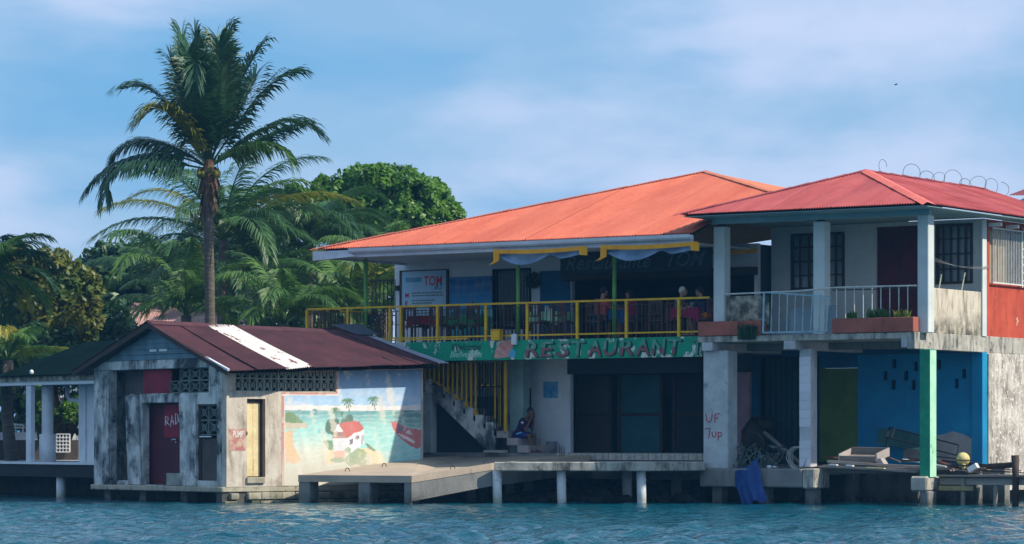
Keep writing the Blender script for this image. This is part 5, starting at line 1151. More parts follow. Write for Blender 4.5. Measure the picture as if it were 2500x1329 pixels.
for g_,(lb,n_,mm) in enumerate((('tangle of grey green dry branches on the beam behind the tarp',34,mk('grey_green_branch', (.14,.19,.16), .9, (.07,.1,.09), 4)),('long bare pole leaning in the shade behind the branches',1,M_WOOD))):
    mb = MB()
    if g_ == 0:
        for k in range(n_):
            p = Vector((-5.05+rs.uniform(-.1,.9),.5+rs.uniform(-.2,.4),.90)); d = Vector((rs.gauss(0,.35),rs.gauss(0,.2),rs.uniform(.1,.6))); m_ = p+d*.6+Vector((0,0,.1)); e_ = m_+Vector((rs.gauss(0,.3),rs.gauss(0,.15),rs.uniform(-.25,.2)))
            mb.tube([p,m_,e_],[.014,.010,.004],5)
            for i in range(6):
                c = m_.lerp(e_,rs.random()); dd = Vector((rs.gauss(0,1),rs.gauss(0,1),rs.gauss(0,1))).normalized()*.06; ee = Vector((dd.y,dd.z,dd.x))*.5; mb.quad(c-dd,c-ee,c+dd,c+ee)
    else: mb.tube([(-5.0,1.6,1.75),(-3.5,.9,.92)],.05,8)
    solo('dry_branches' if g_==0 else 'leaning_pole', lb, 'branches' if g_==0 else 'pole', MAIN, mb, mm)
mb = MB().ball((-5.75,2.4,1.55),.34,.3,.62,12,8); mb.ball((-5.45,2.5,1.95),.26,.25,.22,10,6)
for i,v in enumerate(mb.v): mb.v[i] = (v[0]+.04*sin(v[2]*9+v[0]*7),v[1],v[2]+.03*sin(v[0]*11))
solo('covered_bundle', 'dark covered bundle standing in the shade behind the grey column', 'bundle', MAIN, mb, mk('black_plastic', (.012,.012,.014), .5), smooth=True)
for k,(px,py) in enumerate(((1878,1134),(1891,1139))): a = F.A(px,.2); solo('rag', ('small white rag bunched on the beam beside the wires','flat white packet on the beam edge beside the rag')[k], 'rag', MAIN, MB().ball((a,.2,.90),.07-.01*k,.06,.045-.02*k,8,5), M_WHITE)
# blue tarp hanging over the beam
tv = []; nu, nv = 14, 16
for j in range(nv+1):
    v = j/nv
    for i in range(nu+1):
        u = i/nu; l_ = F.A(1798,-.05)+.42*max(0,v-.5); r_ = F.A(1848,-.05)+.34*v**1.1; x = l_+(r_-l_)*u
        zt = .90+.30*ss_(.5,.9,u); zb = -.02+.10*u+.05*sin(u*13); 
        tv.append((x, -.10-.16*(1-abs(u-.58)/.58)*(.35+.65*v)-.03*sin(v*7+u*9)-.025*sin(u*21+v*3)*v if v > .12 else .25-v*2.5, zt+(zb-zt)*v))
fs_ = [(j*(nu+1)+i,j*(nu+1)+i+1,(j+1)*(nu+1)+i+1,(j+1)*(nu+1)+i) for j in range(nv) for i in range(nu)]
solo('blue_tarp', 'blue tarpaulin hanging over the concrete beam into the water', 'tarpaulin', MAIN, MB().add(tv,fs_), M_TARP)
# ================================================================ terrace furniture
def make_chair(label, a, b, yaw, z=DZ, m=None, group='chairs on the terrace'):
    m = m or M_BROWNWOOD; fr2 = Frame(*MAIN.W(a,b), MAIN.ang+yaw)
    t = thing('dining_chair', label, 'chair', fr2, 0, 0, z, group)
    part('seat', MB().box(-.21,.21,-.21,.21,z+.43,z+.47), m, t)
    for x,y in ((-.19,-.19),(.19,-.19)): part('leg', MB().box(x-.02,x+.02,y-.02,y+.02,z,z+.43), m, t)
    for x in (-.19,.19): part('rear_leg', MB().box(x-.02,x+.02,.17,.21,z,z+.98), m, t)
    part('top_rail', MB().box(-.17,.17,.18,.20,z+.90,z+.98), m, t); part('lower_rail', MB().box(-.17,.17,.18,.20,z+.60,z+.64), m, t)
    sl = MB()
    for k in range(4): sl.box(-.15+k*.09,-.12+k*.09,.182,.198,z+.64,z+.90)
    part('slats', sl, m, t, kind='stuff'); return t
def make_table(label, a, b, cloth, name, wd=.9, z=DZ):
    t = thing('dining_table', label, 'table', MAIN, a, b, z, 'tables on the terrace')
    part('table_top', MB().box(a-wd/2,a+wd/2,b-.4,b+.4,z+.70,z+.74), M_BROWNWOOD, t)
    for x,y in ((-1,-1),(1,-1),(1,1),(-1,1)): part('leg', MB().box(a+x*(wd/2-.08)-.025,a+x*(wd/2-.08)+.025,b+y*.33-.025,b+y*.33+.025,z,z+.70), M_BROWNWOOD, t)
    mb = MB(); h = wd/2+.02; e = .42; zt = z+.745; n_ = 8; ring = []
    for sx,sy,ex,ey in ((-h,-e,h,-e),(h,-e,h,e),(h,e,-h,e),(-h,e,-h,-e)):
        for k in range(n_): u = k/n_; ring.append((a+sx+(ex-sx)*u,b+sy+(ey-sy)*u,u))
    N_ = len(ring); vs_ = [(x,y,zt) for x,y,u in ring]+[(x+(x-a)*.05+.015*sin(i*2.2),y+(y-b)*.06+.015*cos(i*1.7),zt-.22-.16*(abs(u-.5)*2)**2) for i,(x,y,u) in enumerate(ring)]
    o = part('tablecloth', mb.add(vs_,[tuple(range(N_))]+[(i,N_+i,N_+(i+1)%N_,(i+1)%N_) for i in range(N_)]), mk(name, cloth, .85, tuple(c*.8 for c in cloth), 3, bump=.1), t); return t
tables = [('table with a red cloth before the menu board',F.A(1050,1.7),1.7,lin(150,34,46),'red_cloth'),('table with a green cloth before the wall painting',F.A(1140,2.0),2.0,lin(60,170,110),'bright_green_cloth'),
 ('table with a pale mint cloth hanging in a point before the blue door',F.A(1345,1.2),1.2,lin(176,232,196),'mint_cloth'),('table with a blue cloth between two seated diners',F.A(1505,1.35),1.35,lin(28,92,150),'blue_cloth'),('table with a magenta cloth beside the white haired diner',F.A(1685,1.3),1.3,lin(176,34,92),'magenta_cloth')]
for t_ in tables: make_table(*t_)
chl = [(1010,1.2,pi,'chair left of the red table, its back to the railing'),(1075,1.0,pi,'chair right of the red table, its back to the railing'),(1115,1.3,pi,'chair left of the green table, its back to the railing'),(1165,1.4,pi,'chair right of the green table, its back to the railing'),
 (1255,1.6,pi/2,'empty chair behind the yellow bin'),(1313,.75,pi,'chair at the left front of the mint table'),(1375,.8,pi,'chair at the right front of the mint table'),(1457,.8,pi,'chair under the diner in the pink shirt'),(1548,1.25,pi/2*3,'chair under the diner in the red dress'),
 (1610,1.1,pi,'empty chair between the red dress and the white haired diner'),(1655,1.0,pi/2,'chair under the white haired diner'),(1722,1.1,-pi/2,'chair under the diner in orange shorts'),(790,1.2,pi,'chair nearest the left end of the terrace'),(830,1.5,pi/2,'second chair from the left end of the terrace')]
for px,b,yw,lb in chl: make_chair(lb, F.A(px,b), b, yw)
for k,(px,b,lb) in enumerate(((1335,1.05,'white napkin stand on the mint table'),(1493,1.2,'white cups on the blue table'),(1690,1.2,'white cup on the magenta table'))):
    a = F.A(px,b); solo('tableware', lb, 'tableware', MAIN, MB().tube([(a,b,DZ+.746),(a,b,DZ+.90)],[.05,.06],10).tube([(a+.12,b,DZ+.746),(a+.12,b,DZ+.83)],.04,8), M_WHITE)
# ================================================================ people
def remesh(o, v):
    m = o.modifiers.new('skin', 'REMESH'); m.mode = 'VOXEL'; m.voxel_size = v; m.use_smooth_shade = True
    s = o.modifiers.new('soft', 'SMOOTH'); s.factor = .5; s.iterations = 4
def make_person(label, fr, a, b, z, yaw, skin, shirt, trousers, lean=.12, hair_m=None, arms='table', head_tilt=0.0, knee=.42, drop=.43, s=1.0, stripes=None, long_hair=False):
    f2 = Frame(*fr.W(a,b), fr.ang+yaw); t = thing('person', label, 'person', f2, 0, 0, z)
    V3 = lambda x,y,zz: (x*s, y*s, z+zz*s)
    ch = (lean*.9,0,.40); nk = (lean*1.25,0,.55); hd = (lean*1.25+.05+head_tilt,0,.70)
    def limb(mb, pts, rs_): 
        P = [Vector(V3(*p)) for p in pts]; k = 6; q = []; r_ = []
        for i in range(len(P)-1):
            for j in range(k): q.append(P[i].lerp(P[i+1],j/k)); r_.append((rs_[i]+(rs_[i+1]-rs_[i])*j/k)*s)
        q.append(P[-1]); r_.append(rs_[-1]*s); mb.tube(q,r_,10)
        for i,p in enumerate(P): mb.ball(p,rs_[i]*s*.98,rs_[i]*s*.98,rs_[i]*s*.98,10,7)
    el, ha = {}, {}
    for sd_ in (-1,1):
        if arms == 'chin': el[sd_] = (knee*.78,sd_*.16,.20); ha[sd_] = (hd[0]+.07,sd_*.035,.60)
        else: el[sd_] = (lean+.16,sd_*.24,.24); ha[sd_] = (lean+.38,sd_*.12,.34)
    def torso(mb, g):
        mb.tube([V3(0,0,.03),V3(lean*.3,0,.14),V3(lean*.6,0,.26),V3(*ch),V3(lean*1.1,0,.50)],[(.155+g)*s,(.145+g)*s,(.135+g)*s,(.155+g)*s,(.11+g)*s],14)
        i0 = len(mb.v)-70
        for i in range(i0,len(mb.v)): x,y,zz = mb.v[i]; c = lean*((zz-z)/s-.0)*1.8*0; mb.v[i] = (x*.80+0.02*s,y*1.18,zz)
        for sd_ in (-1,1): mb.ball(V3(lean*1.05,sd_*.17,.46),(.07+g)*s,(.075+g)*s,(.07+g)*s,10,7)
    mb = MB(); torso(mb,-.008)
    mb.tube([V3(lean*1.1,0,.48),V3(*nk),V3(hd[0]-.02,0,.64)],[.07*s,.052*s,.055*s],10)
    mb.ball(V3(*hd),.095*s,.078*s,.118*s,16,12); mb.ball(V3(hd[0]+.045,0,hd[2]-.07),.05*s,.05*s,.05*s,10,8)
    mb.ball(V3(hd[0]+.10,0,hd[2]-.01),.022*s,.016*s,.03*s,8,6); mb.ball(V3(hd[0]+.088,0,hd[2]-.065),.018*s,.026*s,.010*s,8,5)
    for sd_ in (-1,1):
        mb.ball(V3(hd[0]-.005,sd_*.078,hd[2]),.02*s,.012*s,.03*s,8,6)
        limb(mb,[(lean*1.05,sd_*.17,.46),el[sd_],ha[sd_]],[.05,.042,.028])
        d = (Vector(V3(*ha[sd_]))-Vector(V3(*el[sd_]))).normalized(); p = Vector(V3(*ha[sd_]))+d*.04*s; sdv = Vector((0,1,0)); mb.ball(p,.036*s,.040*s,.030*s,10,7)
        for i,(o_,l_) in enumerate(((-.028,.060),(-.010,.072),(.009,.068),(.027,.052))):
            q0 = p+sdv*o_*s+d*.02*s; q1 = q0+d*l_*.6*s; q2 = q1+(d*.6+Vector((0,0,-.6)))*l_*.5*s; mb.tube([q0,q1,q2],[.010*s,.009*s,.007*s],6)
        mb.tube([p-sdv*sd_*.03*s,p-sdv*sd_*.055*s+d*.025*s,p-sdv*sd_*.05*s+d*.055*s],[.012*s,.010*s,.008*s],6)
        limb(mb,[(0.02,sd_*.09,.08),(knee,sd_*.12,.07),(knee+.03,sd_*.11,-drop+.09)],[.085,.058,.036])
        limb(mb,[(knee+.01,sd_*.11,-drop+.045),(knee+.19,sd_*.13,-drop+.03)],[.042,.030])
    bo = part('body', mb, skin, t); remesh(bo,.011*s)
    mb = MB(); torso(mb,.014)
    for sd_ in (-1,1): sh0 = Vector((lean*1.05,sd_*.17,.46)); limb(mb,[tuple(sh0),tuple(sh0.lerp(Vector(el[sd_]),.62))],[.066,.060])
    so_ = part('shirt', mb, shirt, t); remesh(so_,.014*s)
    mb = MB().tube([V3(0,-.0,.02),V3(.02,0,.14)],[.16*s,.150*s],14)
    for sd_ in (-1,1): limb(mb,[(0.0,sd_*.085,.085),(knee*.72,sd_*.115,.08)],[.105,.085])
    sh2 = part('shorts', mb, trousers, t); remesh(sh2,.014*s)
    mb = MB().ball(V3(hd[0]-.018,0,hd[2]+.028),.098*s,.086*s,.105*s,14,10)
    if long_hair: mb.ball(V3(hd[0]-.06,0,hd[2]-.10),.06*s,.075*s,.13*s,10,8)
    part('hair', mb, hair_m or M_HAIR, t, smooth=True)
    mb = MB()
    for sd_ in (-1,1): mb.ball(V3(hd[0]+.084,sd_*.03,hd[2]+.008),.012*s,.012*s,.007*s,8,5)
    part('eyes', mb, M_DARK, t)
    if stripes:
        mb = MB().bar(V3(lean*1.0+.02,-.232,.43),V3(lean*1.0+.07,-.222,.40),.03*s,.05*s); part('sleeve_patch', mb, M_WHITE, t)
        mb = MB().bar(V3(.10,-.205,.11),V3(.27,-.212,.15),.02*s,.03*s); part('side_stripe', mb, mk('pale_blue_trim', lin(130,190,220), .7, bump=0), t)
    return t
M_NAVY = mk('navy_shirt_cloth', lin(44,30,74), .8, lin(36,26,62), 4, bump=.1); M_BLUESH = mk('blue_shorts_cloth', lin(24,52,120), .8, bump=.1)
make_person('man in a dark navy shirt and blue shorts resting on the lower steps', MAIN, -12.34, 1.42, GF+.39, 0, M_SKIN, M_NAVY, M_BLUESH, lean=.26, arms='chin', head_tilt=.05, knee=.46, drop=.39, stripes=True, s=.98)
M_PINK = mk('pink_shirt_cloth', lin(214,96,92), .8, lin(190,80,80), 4, bump=.1); M_DKT = mk('dark_trousers_cloth', (.03,.035,.05), .8, bump=.1)
make_person('diner in a coral pink shirt seen from behind at the blue table', MAIN, F.A(1462,.85), .85, DZ+.47, radians(75), M_SKIN2, M_PINK, M_DKT, lean=.10, s=1.08)
make_person('diner in a crimson top on the right side of the blue table', MAIN, F.A(1552,1.3), 1.3, DZ+.47, pi, M_SKIN2, mk('crimson_cloth', lin(170,24,72), .8, lin(140,20,60), 4, bump=.1), M_DKT, lean=.12, long_hair=True, s=.98)
make_person('white haired diner in a grey top left of the magenta table', MAIN, F.A(1652,1.05), 1.05, DZ+.47, radians(10), M_SKIN2, mk('grey_brown_cloth', lin(120,96,104), .8, bump=.1), M_DKT, lean=.10, hair_m=mk('white_hair', (.62,.60,.55), .7, bump=.2))
make_person('diner in orange shorts seated right of the magenta table by the column', MAIN, F.A(1722,1.2), 1.2, DZ+.47, pi, M_SKIN2, mk('dark_blue_top_cloth', lin(40,44,80), .8, bump=.1), mk('orange_shorts_cloth', lin(244,140,36), .8, lin(220,120,30), 4, bump=.1), lean=.10)

# scrap heaped between the columns
F = MAIN; rs = random.Random(77)
for k in range(16):
    a = rs.uniform(-2.6,-.1) if k < 9 else rs.uniform(.4,2.0); b = rs.uniform(.9,2.9); th = rs.gauss(0,.5); l_ = rs.uniform(.5,1.5); z0 = (.97 if a < 0 else .75)+rs.uniform(0,.16)
    ploose('thin scrap lath lying in the debris heap on the plank deck', a-l_/2*cos(th), a+l_/2*cos(th), b-l_/2*sin(th), b+l_/2*sin(th), z0+rs.uniform(0,.14), z0, rs.uniform(.03,.11), rs.uniform(.02,.04), rs.choice((M_WOOD,M_WOOD,M_STEEL,M_BROWNWOOD,M_DARKWOOD)), 'scrap_lath', 'scrap wood')['group'] = 'scrap laths in the debris heap'
for k,(a,b,z,r,lb) in enumerate(((-1.75,1.5,1.02,.20,'dark rope heap behind the tipped tray'),(.75,1.3,.80,.22,'dark rope heap right of the green column'))):
    mb = MB(); p = []
    for i in range(150):
        t = i*.33; q = r*(.45+.55*abs(sin(i*.071))); p.append((a+q*cos(t)+.03*sin(i*1.3), b+q*sin(t)*.8, z+.012*(i//19)+.025*sin(i*.7)))
    mb.tube(p,.014,5); solo('rope_heap', lb, 'rope', MAIN, mb, mk('dark_wet_rope', (.07,.06,.045), .9, (.11,.10,.08), 9), 'rope heaps on the deck')
# ================================================================ trees
def leaf_mat(name, c, c2, trans=.35, vs=.7, rough=.45):
    return mk(name, c, rough, c2, vs, .38, .62, bump=0, trans=trans, sv=.3, bs=3.0, spec=.5)
M_PALM = leaf_mat('palm_leaf', (.040,.118,.042), (.020,.070,.036), .25)
M_PALM3 = leaf_mat('mid_green_palm_leaf', (.075,.18,.045), (.040,.115,.04), .32)
M_PALM2 = leaf_mat('fresh_palm_leaf', (.12,.24,.04), (.055,.14,.03), .35)
M_PALMY = leaf_mat('yellowing_palm_leaf', (.34,.30,.03), (.13,.18,.03), .35)
M_TRUNK = mk('grey_palm_bark', (.15,.125,.10), .9, (.08,.068,.055), 3, bump=.5, stretch=(1,1,4), bs=6)
M_HUSK = mk('brown_palm_fibre', (.17,.10,.055), .9, (.08,.05,.03), 6, bump=.6)
M_BARK = mk('brown_tree_bark', (.11,.085,.06), .9, (.06,.05,.04), 3, bump=.5)
def frond(mb, pts, leaf, rs, n=62, wd=.030, hang=.5, a_base=70, lift=.25):
    """a feather leaf: a rib along pts (Vectors) and two rows of narrow hanging leaflets"""
    m = len(pts); mb.tube(pts, [.030*(1-.85*i/(m-1))+.004 for i in range(m)], 5)
    L_ = [0]; 
    for i in range(1,m): L_.append(L_[-1]+(pts[i]-pts[i-1]).length)
    for k in range(n):
        t = .13+.87*k/(n-1); d = t*L_[-1]; i = max(j for j in range(m) if L_[j] <= d+1e-6); i = min(i,m-2)
        q = (d-L_[i])/(L_[i+1]-L_[i]); p = pts[i].lerp(pts[i+1],q); tan = (pts[i+1]-pts[i]).normalized()
        sdv = tan.cross(Vector((0,0,1)))
        if sdv.length < .15: sdv = tan.cross(Vector((0,1,0)))
        sdv.normalize(); upv = sdv.cross(tan)
        env = .72+.28*sin(pi*min(1,t*.9+.1)**.8)
        ang = radians(a_base-(a_base-22)*t**1.6)
        for s_ in (-1,1):
            l_ = leaf*max(.25,env)*rs.uniform(.82,1.1); an = ang+rs.gauss(0,.09)
            d0 = (tan*cos(an)+sdv*s_*sin(an)+upv*lift*rs.uniform(.3,1.3)).normalized()
            h = hang*rs.uniform(.6,1.35); d1 = (d0+Vector((0,0,-h))).normalized(); d2 = (d0+Vector((0,0,-2.1*h))).normalized()
            p1 = p+d0*l_*.34; p2 = p1+d1*l_*.36; p3 = p2+d2*l_*.30; wv = d0.cross(upv)
            if wv.length < .1: wv = tan
            wv = (wv.normalized()*.6+tan*.7).normalized()*wd*rs.uniform(.8,1.2)
            mb.add([p-wv*.5,p+wv*.5,p1-wv,p1+wv,p2-wv*.75,p2+wv*.75,p3],[(0,1,3,2),(2,3,5,4),(4,5,6)])
def bez(p, n=12):
    out = []
    for i in range(n+1):
        t = i/n; out.append(p[0]*(1-t)**3+p[1]*3*t*(1-t)**2+p[2]*3*t*t*(1-t)+p[3]*t**3)
    return out
# the tall coconut palm
PY = 92.0
TP = thing('coconut_palm', 'tall coconut palm rising behind the rusty shed against the sky', 'palm tree', WORLD, wx(512,PY), PY, .9)
tr = [(514,1070),(513,900),(513,780),(512,690),(510,600),(508,520),(508,470),(510,425)]
part('trunk', MB().tube([(wx(x,PY),PY,wz(y,PY)) for x,y in tr],[.20,.17,.15,.145,.14,.15,.17,.2],14), M_TRUNK, TP, smooth=True)
rg_ = MB()
for k in range(34):
    y = 780-k*9.2; x = 512-(780-y)*.012; rg_.tube([(wx(x,PY),PY,wz(y,PY)-.012),(wx(x,PY),PY,wz(y,PY)+.012)],.158,12)
part('trunk_rings', rg_, M_TRUNK, TP, kind='stuff')
rs = random.Random(7); hk = MB()
for k in range(70):
    th = rs.uniform(0,2*pi); y = rs.uniform(405,520); r = .16+.12*(1-abs(y-440)/90); p = Vector((wx(510,PY)+r*cos(th),PY+r*sin(th),wz(y,PY))); e = p+Vector((cos(th)*.12,sin(th)*.12,-rs.uniform(.1,.4))); sdv = Vector((-sin(th),cos(th),0))*rs.uniform(.03,.07)
    hk.quad(p-sdv+Vector((0,0,.15)),p+sdv+Vector((0,0,.15)),e+sdv*.4,e-sdv*.4)
hk.tube([(wx(510,PY),PY,wz(500,PY)),(wx(510,PY),PY,wz(440,PY)),(wx(510,PY),PY,wz(390,PY))],[.17,.26,.12],10)
part('crown_fibre', hk, M_HUSK, TP)
FR = [([(505,395),(487,290),(456,180),(440,85)],.5,0),([(510,395),(508,280),(520,160),(560,85)],-.4,0),([(508,395),(500,250),(494,90),(497,215)],-2.4,0),([(515,395),(548,300),(585,170),(632,108)],.8,0),
 ([(515,400),(570,330),(635,200),(720,185)],-.6,0),([(518,400),(590,350),(700,250),(762,312)],.7,0),([(518,405),(590,355),(680,325),(715,400)],-.9,1),([(505,400),(450,330),(390,175),(300,212)],.5,0),
 ([(505,405),(450,330),(415,220),(358,300)],-1.1,2),([(500,405),(430,345),(300,310),(270,390)],.6,0),([(500,405),(420,365),(290,368),(225,455)],-.4,0),([(500,412),(400,395),(270,372),(270,480)],-1.0,0),
 ([(508,395),(505,300),(500,190),(480,95)],-.5,0),([(510,395),(520,300),(545,200),(535,105)],.4,0),([(508,395),(480,300),(455,220),(425,160)],-.8,0),([(510,395),(525,300),(535,190),(515,95)],1.3,0),([(510,395),(540,320),(585,225),(610,165)],2.0,0),([(505,395),(470,300),(445,190),(450,105)],1.6,0),([(512,395),(535,280),(560,180),(545,120)],-1.3,0),([(505,398),(470,320),(460,230),(470,150)],-1.5,0),([(515,405),(560,370),(640,330),(690,300)],1.9,0),([(500,405),(450,370),(380,330),(330,330)],1.9,0)]
for pts,dep,c in FR:
    P = [Vector((wx(x,PY),PY,wz(y,PY)))+Vector((0,dep*u,0)) for (x,y),u in zip(pts,(0,.4,.75,1))]
    mb = MB(); vert = abs(pts[3][0]-pts[0][0]) < 110
    frond(mb, bez(P,14), 1.08, rs, 96, .036, .36 if vert else (1.0 if pts[3][1] > 340 else .5), 46 if vert else 60, .12 if vert or pts[3][1] > 340 else .30)
    part('frond', mb, (M_PALM,M_PALM2,M_PALMY)[c], TP)
part('spear', MB().tube([(wx(510,PY),PY,wz(400,PY)),(wx(511,PY),PY,wz(330,PY)),(wx(513,PY),PY,wz(290,PY))],[.05,.03,.005],6), M_PALMY, TP)
nuts = MB()
for k in range(9): th = k*.7; nuts.ball((wx(510,PY)+.28*cos(th),PY+.25*sin(th)-.1,wz(425,PY)+.08*sin(k*2)),.09,.09,.11,8,6)
part('coconuts', nuts, M_PALMY, TP, smooth=True)
def palm(label, px, py, Y, n, ln, seed, m=M_PALM2, leaf=.75, up=(20,80), trunk=True, hang=.5, wd=.032, bend=1.5, yel=.12, group='lower palms behind the shed'):
    rs = random.Random(seed); X, Z = wx(px,Y), wz(py,Y); t = thing('palm_tree', label, 'palm tree', WORLD, X, Y, .9, group)
    if trunk: part('trunk', MB().tube([(X+.1,Y,.9),(X-.05,Y,(Z+.9)/2),(X,Y,Z)],[.2,.16,.16],10), M_TRUNK, t, smooth=True)
    for k in range(n):
        az = 2*pi*k/n*2.39+rs.uniform(-.3,.3); el = radians(rs.uniform(*up)); l_ = ln*rs.uniform(.75,1.1); p = Vector((X,Y,Z)); P = [p.copy()]; bd = bend*rs.uniform(.7,1.2)
        for i in range(12):
            e = el-bd*((i+1)/12)**1.5; p = p+Vector((cos(az)*cos(e),sin(az)*cos(e),sin(e)))*l_/12; P.append(p.copy())
        mb = MB(); frond(mb,P,leaf,rs,74,wd*.72,hang*1.15,62,.15); part('frond', mb, M_PALMY if rs.random() < yel*.4 else (m if rs.random() > yel else M_PALM2), t)
    return t
palm('palm with long feathery fronds directly behind the tall trunk', 545, 585, 100, 24, 4.3, 1, M_PALM3, .95)
palm('rounded palm standing before the broadleaf tree', 760, 600, 103, 26, 3.6, 2, M_PALM3, .9)
palm('low palm arching above the shed ridge right of the tall trunk', 690, 790, 94, 18, 3.0, 3, M_PALM2, .75, (30,85))
palm('low palm arching above the shed ridge left of the tall trunk', 455, 770, 95, 16, 2.7, 4, M_PALM2, .7, (25,85))
palm('low yellowish palm left of the restaurant terrace', 850, 760, 97, 18, 3.1, 5, M_PALM2, .75, (20,80), yel=.35)
palm('drooping palm at the left edge of the picture', -60, 690, 92, 20, 2.8, 6, M_PALM, .95, (10,80), yel=.3)
palm('short palm below the pale palm at the left edge', 20, 880, 90, 12, 2.2, 7, M_PALM2, .6, (10,70), yel=.4)
palm('short palm seen between terrace posts', 930, 720, 100, 18, 3.4, 8, M_PALM2, .8, (15,80), yel=.4)
palm('bushy palm filling the gap right of the tall trunk', 610, 700, 101, 20, 3.6, 9, M_PALM3, .85, (15,80))
palm('dark palm low behind the pink roof', 400, 690, 112, 18, 3.6, 10, M_PALM3, .9)
def broad(label, name, Y, blobs, n, leaf, m, seed, group=None, trunk_px=None, limbs=True, stuff=False):
    """broadleaf tree: uneven clumps of leaf-sized faces round limbs"""
    rng = np.random.default_rng(seed); bx = [(wx(x,Y+d),Y+d,wz(y,Y+d),rx*Y/FPX,rx*Y/FPX*1.0,ry*Y/FPX) for x,y,d,rx,ry in blobs]
    X0 = wx(trunk_px,Y) if trunk_px else bx[0][0]; t = thing(name, label, 'tree', WORLD, X0, Y, .9, group)
    wts = np.array([b[3]*b[5] for b in bx]); wts /= wts.sum(); cnt = (wts*n).astype(int); Ps, Ns = [], []
    for b,c in zip(bx,cnt):
        k = max(8,c//32)                                           # sub-clumps on the blob
        d = rng.normal(size=(k,3)); d /= np.linalg.norm(d,axis=1)[:,None]; d[:,2] = np.where(d[:,2]<-.4,-d[:,2],d[:,2])
        cc = np.array(b[:3])+d*np.array(b[3:])*rng.uniform(.6,1.16,(k,1)); rr = rng.uniform(.16,.34,k)*min(b[3],b[5])
        idx = rng.integers(0,k,c); e = rng.normal(size=(c,3)); e /= np.linalg.norm(e,axis=1)[:,None]
        Ps.append(cc[idx]+e*(rr[idx]*rng.uniform(.5,1.08,c)**.6)[:,None]); Ns.append(e+np.array([0,0,.5]))
    P = np.concatenate(Ps); Nn = np.concatenate(Ns)+rng.normal(0,.55,(len(P),3)); Nn /= np.linalg.norm(Nn,axis=1)[:,None]
    r = rng.normal(size=P.shape); u = np.cross(Nn,r); u /= np.linalg.norm(u,axis=1)[:,None]; v = np.cross(Nn,u); s = (leaf*rng.uniform(.6,1.25,len(P)))[:,None]
    c0 = P-u*s*.5; c1 = P+v*s*.28-u*s*.05-Nn*s*.06; c2 = P+u*s*.55; c3 = P-v*s*.28-u*s*.05-Nn*s*.06
    Vv = np.stack([c0,c1,c2,c3],1).reshape(-1,3)-np.array([X0,Y,.9]); nq = len(P)
    me = bpy.data.meshes.new('crown'); me.vertices.add(nq*4); me.vertices.foreach_set('co', Vv.astype(np.float32).ravel()); me.loops.add(nq*4); me.loops.foreach_set('vertex_index', np.arange(nq*4,dtype=np.int32))
    me.polygons.add(nq); me.polygons.foreach_set('loop_start', np.arange(0,nq*4,4,dtype=np.int32)); me.update(calc_edges=True); me.materials.append(m)
    o = bpy.data.objects.new('crown', me); COL.objects.link(o); o.parent = t
    mb = MB(); zf = min(b[2] for b in bx); fork = (X0,Y,max(1.2,zf-.6)); mb.tube([(X0,Y,.8),(X0+.05,Y,(fork[2]+.9)/2),fork],[.24,.19,.15],8)
    for b in bx: mb.tube([fork,((fork[0]+b[0])/2,(fork[1]+b[1])/2,(fork[2]+b[2])/2+.2),b[:3]],[.11,.07,.03],6)
    part('trunk', mb, M_BARK, t, smooth=True); return t
M_LB = leaf_mat('bright_broad_leaf', (.16,.33,.035), (.07,.18,.024), .42, .9)
M_LY = leaf_mat('olive_yellow_leaf', (.26,.23,.025), (.08,.14,.02), .35, .6)
M_LD = leaf_mat('dark_tropical_leaf', (.06,.14,.04), (.034,.09,.034), .3, .8)
broad('large bright green broadleaf tree rising behind the salmon roof', 'broadleaf_tree', 108, [(880,500,0,75,80),(960,470,1,70,55),(1040,500,0,65,55),(920,455,-.5,60,45),(1005,470,-1,50,45),(1075,540,0,55,50),(730,505,1.5,50,45),(790,480,0,45,42),(830,530,-.5,60,60),(980,560,-1,80,60),(740,560,2,55,55),(898,432,0,34,26),(1000,440,.5,30,24),(1096,515,0,30,26),(848,446,0,28,24),(1050,462,0,26,24),(705,478,1,28,26),(785,452,0,24,22)], 27000, .25, M_LB, 1, 'trees behind the buildings', 930)
broad('rounded olive and yellow leaved tree left of the shed', 'olive_tree', 98, [(60,690,0,75,70),(130,680,-.5,60,60),(190,720,-1,55,65),(150,780,-1.2,75,80),(215,770,-.5,35,50),(70,780,0,70,80),(180,840,-.5,50,50),(20,660,.5,50,50)], 20000, .22, M_LY, 2, 'trees behind the buildings', 130)
broad('dark tree behind the pink roof left of the palms', 'dark_tree', 116, [(270,670,0,75,65),(330,690,0,70,75),(240,740,0,60,70),(390,660,1,60,60),(300,770,0,90,60)], 17000, .30, M_LD, 3, 'trees behind the buildings', 290)
broad('dark tree filling the gap behind the tall palm trunk', 'dark_tree', 118, [(480,690,0,80,75),(580,650,0,80,80),(680,680,0,80,80),(560,760,0,110,60),(450,780,0,90,60),(640,580,1,55,55)], 20000, .32, M_LD, 4, 'trees behind the buildings', 560)
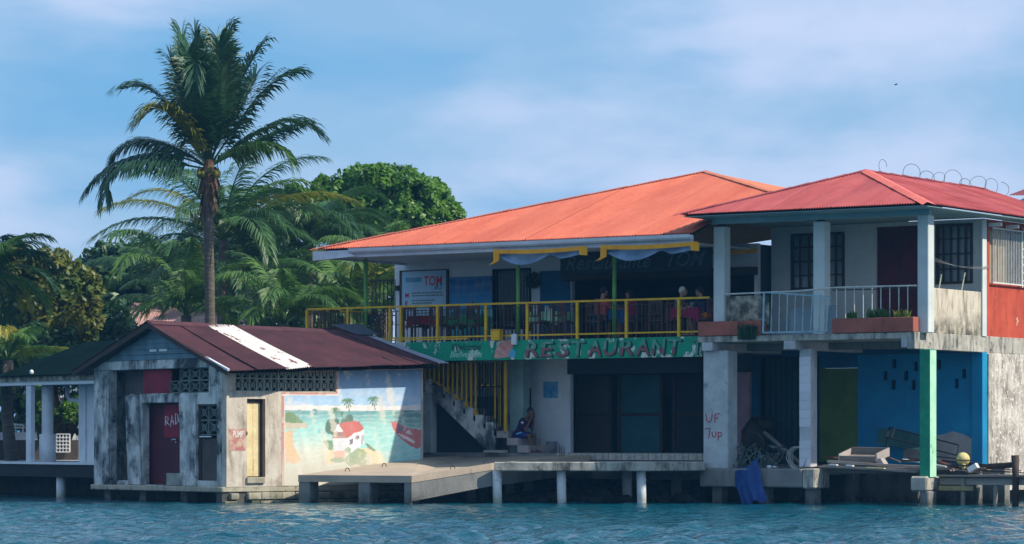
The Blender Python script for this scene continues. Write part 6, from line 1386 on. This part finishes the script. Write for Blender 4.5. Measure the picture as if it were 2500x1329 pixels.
broad('dark tree low behind the restaurant end', 'dark_tree', 114, [(760,700,0,90,80),(850,690,0,80,80),(930,720,0,70,70),(820,790,0,120,60),(700,790,0,90,60)], 17000, .30, M_LD, 5, 'trees behind the buildings', 820)
broad('shaded bush hanging behind the green roof shelter', 'garden_bush', 96, [(60,930,0,60,60),(160,930,0,70,70),(230,920,0,50,60),(110,860,0,80,60),(220,1000,0,60,50),(30,860,.5,60,50),(180,1040,1,50,40)], 12000, .20, M_LD, 6, 'bushes behind the shelter', 160)
broad('small leafy bush beside the white cottage wall', 'garden_bush', 94.5, [(110,1030,0,35,45),(85,985,0,35,40),(190,1020,0,40,45)], 3500, .16, M_LB, 7, 'bushes behind the shelter', 100)
broad('dark bush far left beneath the drooping palm', 'garden_bush', 101, [(-20,840,0,90,80),(80,850,0,80,70),(20,940,0,80,60)], 7000, .25, M_LD, 8, 'bushes behind the shelter', 20)

broad('dark bush filling the dip between shelter roof and shed gable', 'garden_bush', 104, [(200,800,0,60,60),(260,790,0,55,55),(230,860,0,60,60),(300,830,0,60,50)], 7000, .24, M_LD, 9, 'bushes behind the shelter', 230)
broad('wide shaded hedge far behind the shelter posts', 'garden_bush', 106, [(0,1010,0,70,60),(70,960,0,70,60),(150,990,0,70,70),(220,960,0,60,60),(60,1050,0,80,40),(190,1050,0,70,40)], 9000, .24, M_LD, 10, 'bushes behind the shelter', 110)

# ================================================================ thin blue haze, added to lift the shadows
hz = MB().box(-4100,4100,-3100,6100,-2.0,16.0)
ho = solo('haze', None, None, WORLD, hz, None); tag(ho, kind='stuff')
hm = bpy.data.materials.new('shadow_lift_haze'); hm.use_nodes = True; t = hm.node_tree; t.nodes.clear()
o_ = t.nodes.new('ShaderNodeOutputMaterial'); pv = t.nodes.new('ShaderNodeVolumePrincipled')
pv.inputs['Color'].default_value = (.16,.52,1,1); pv.inputs['Density'].default_value = .00036; pv.inputs['Anisotropy'].default_value = .0
t.links.new(pv.outputs[0], o_.inputs['Volume']); ho.data.materials.append(hm)
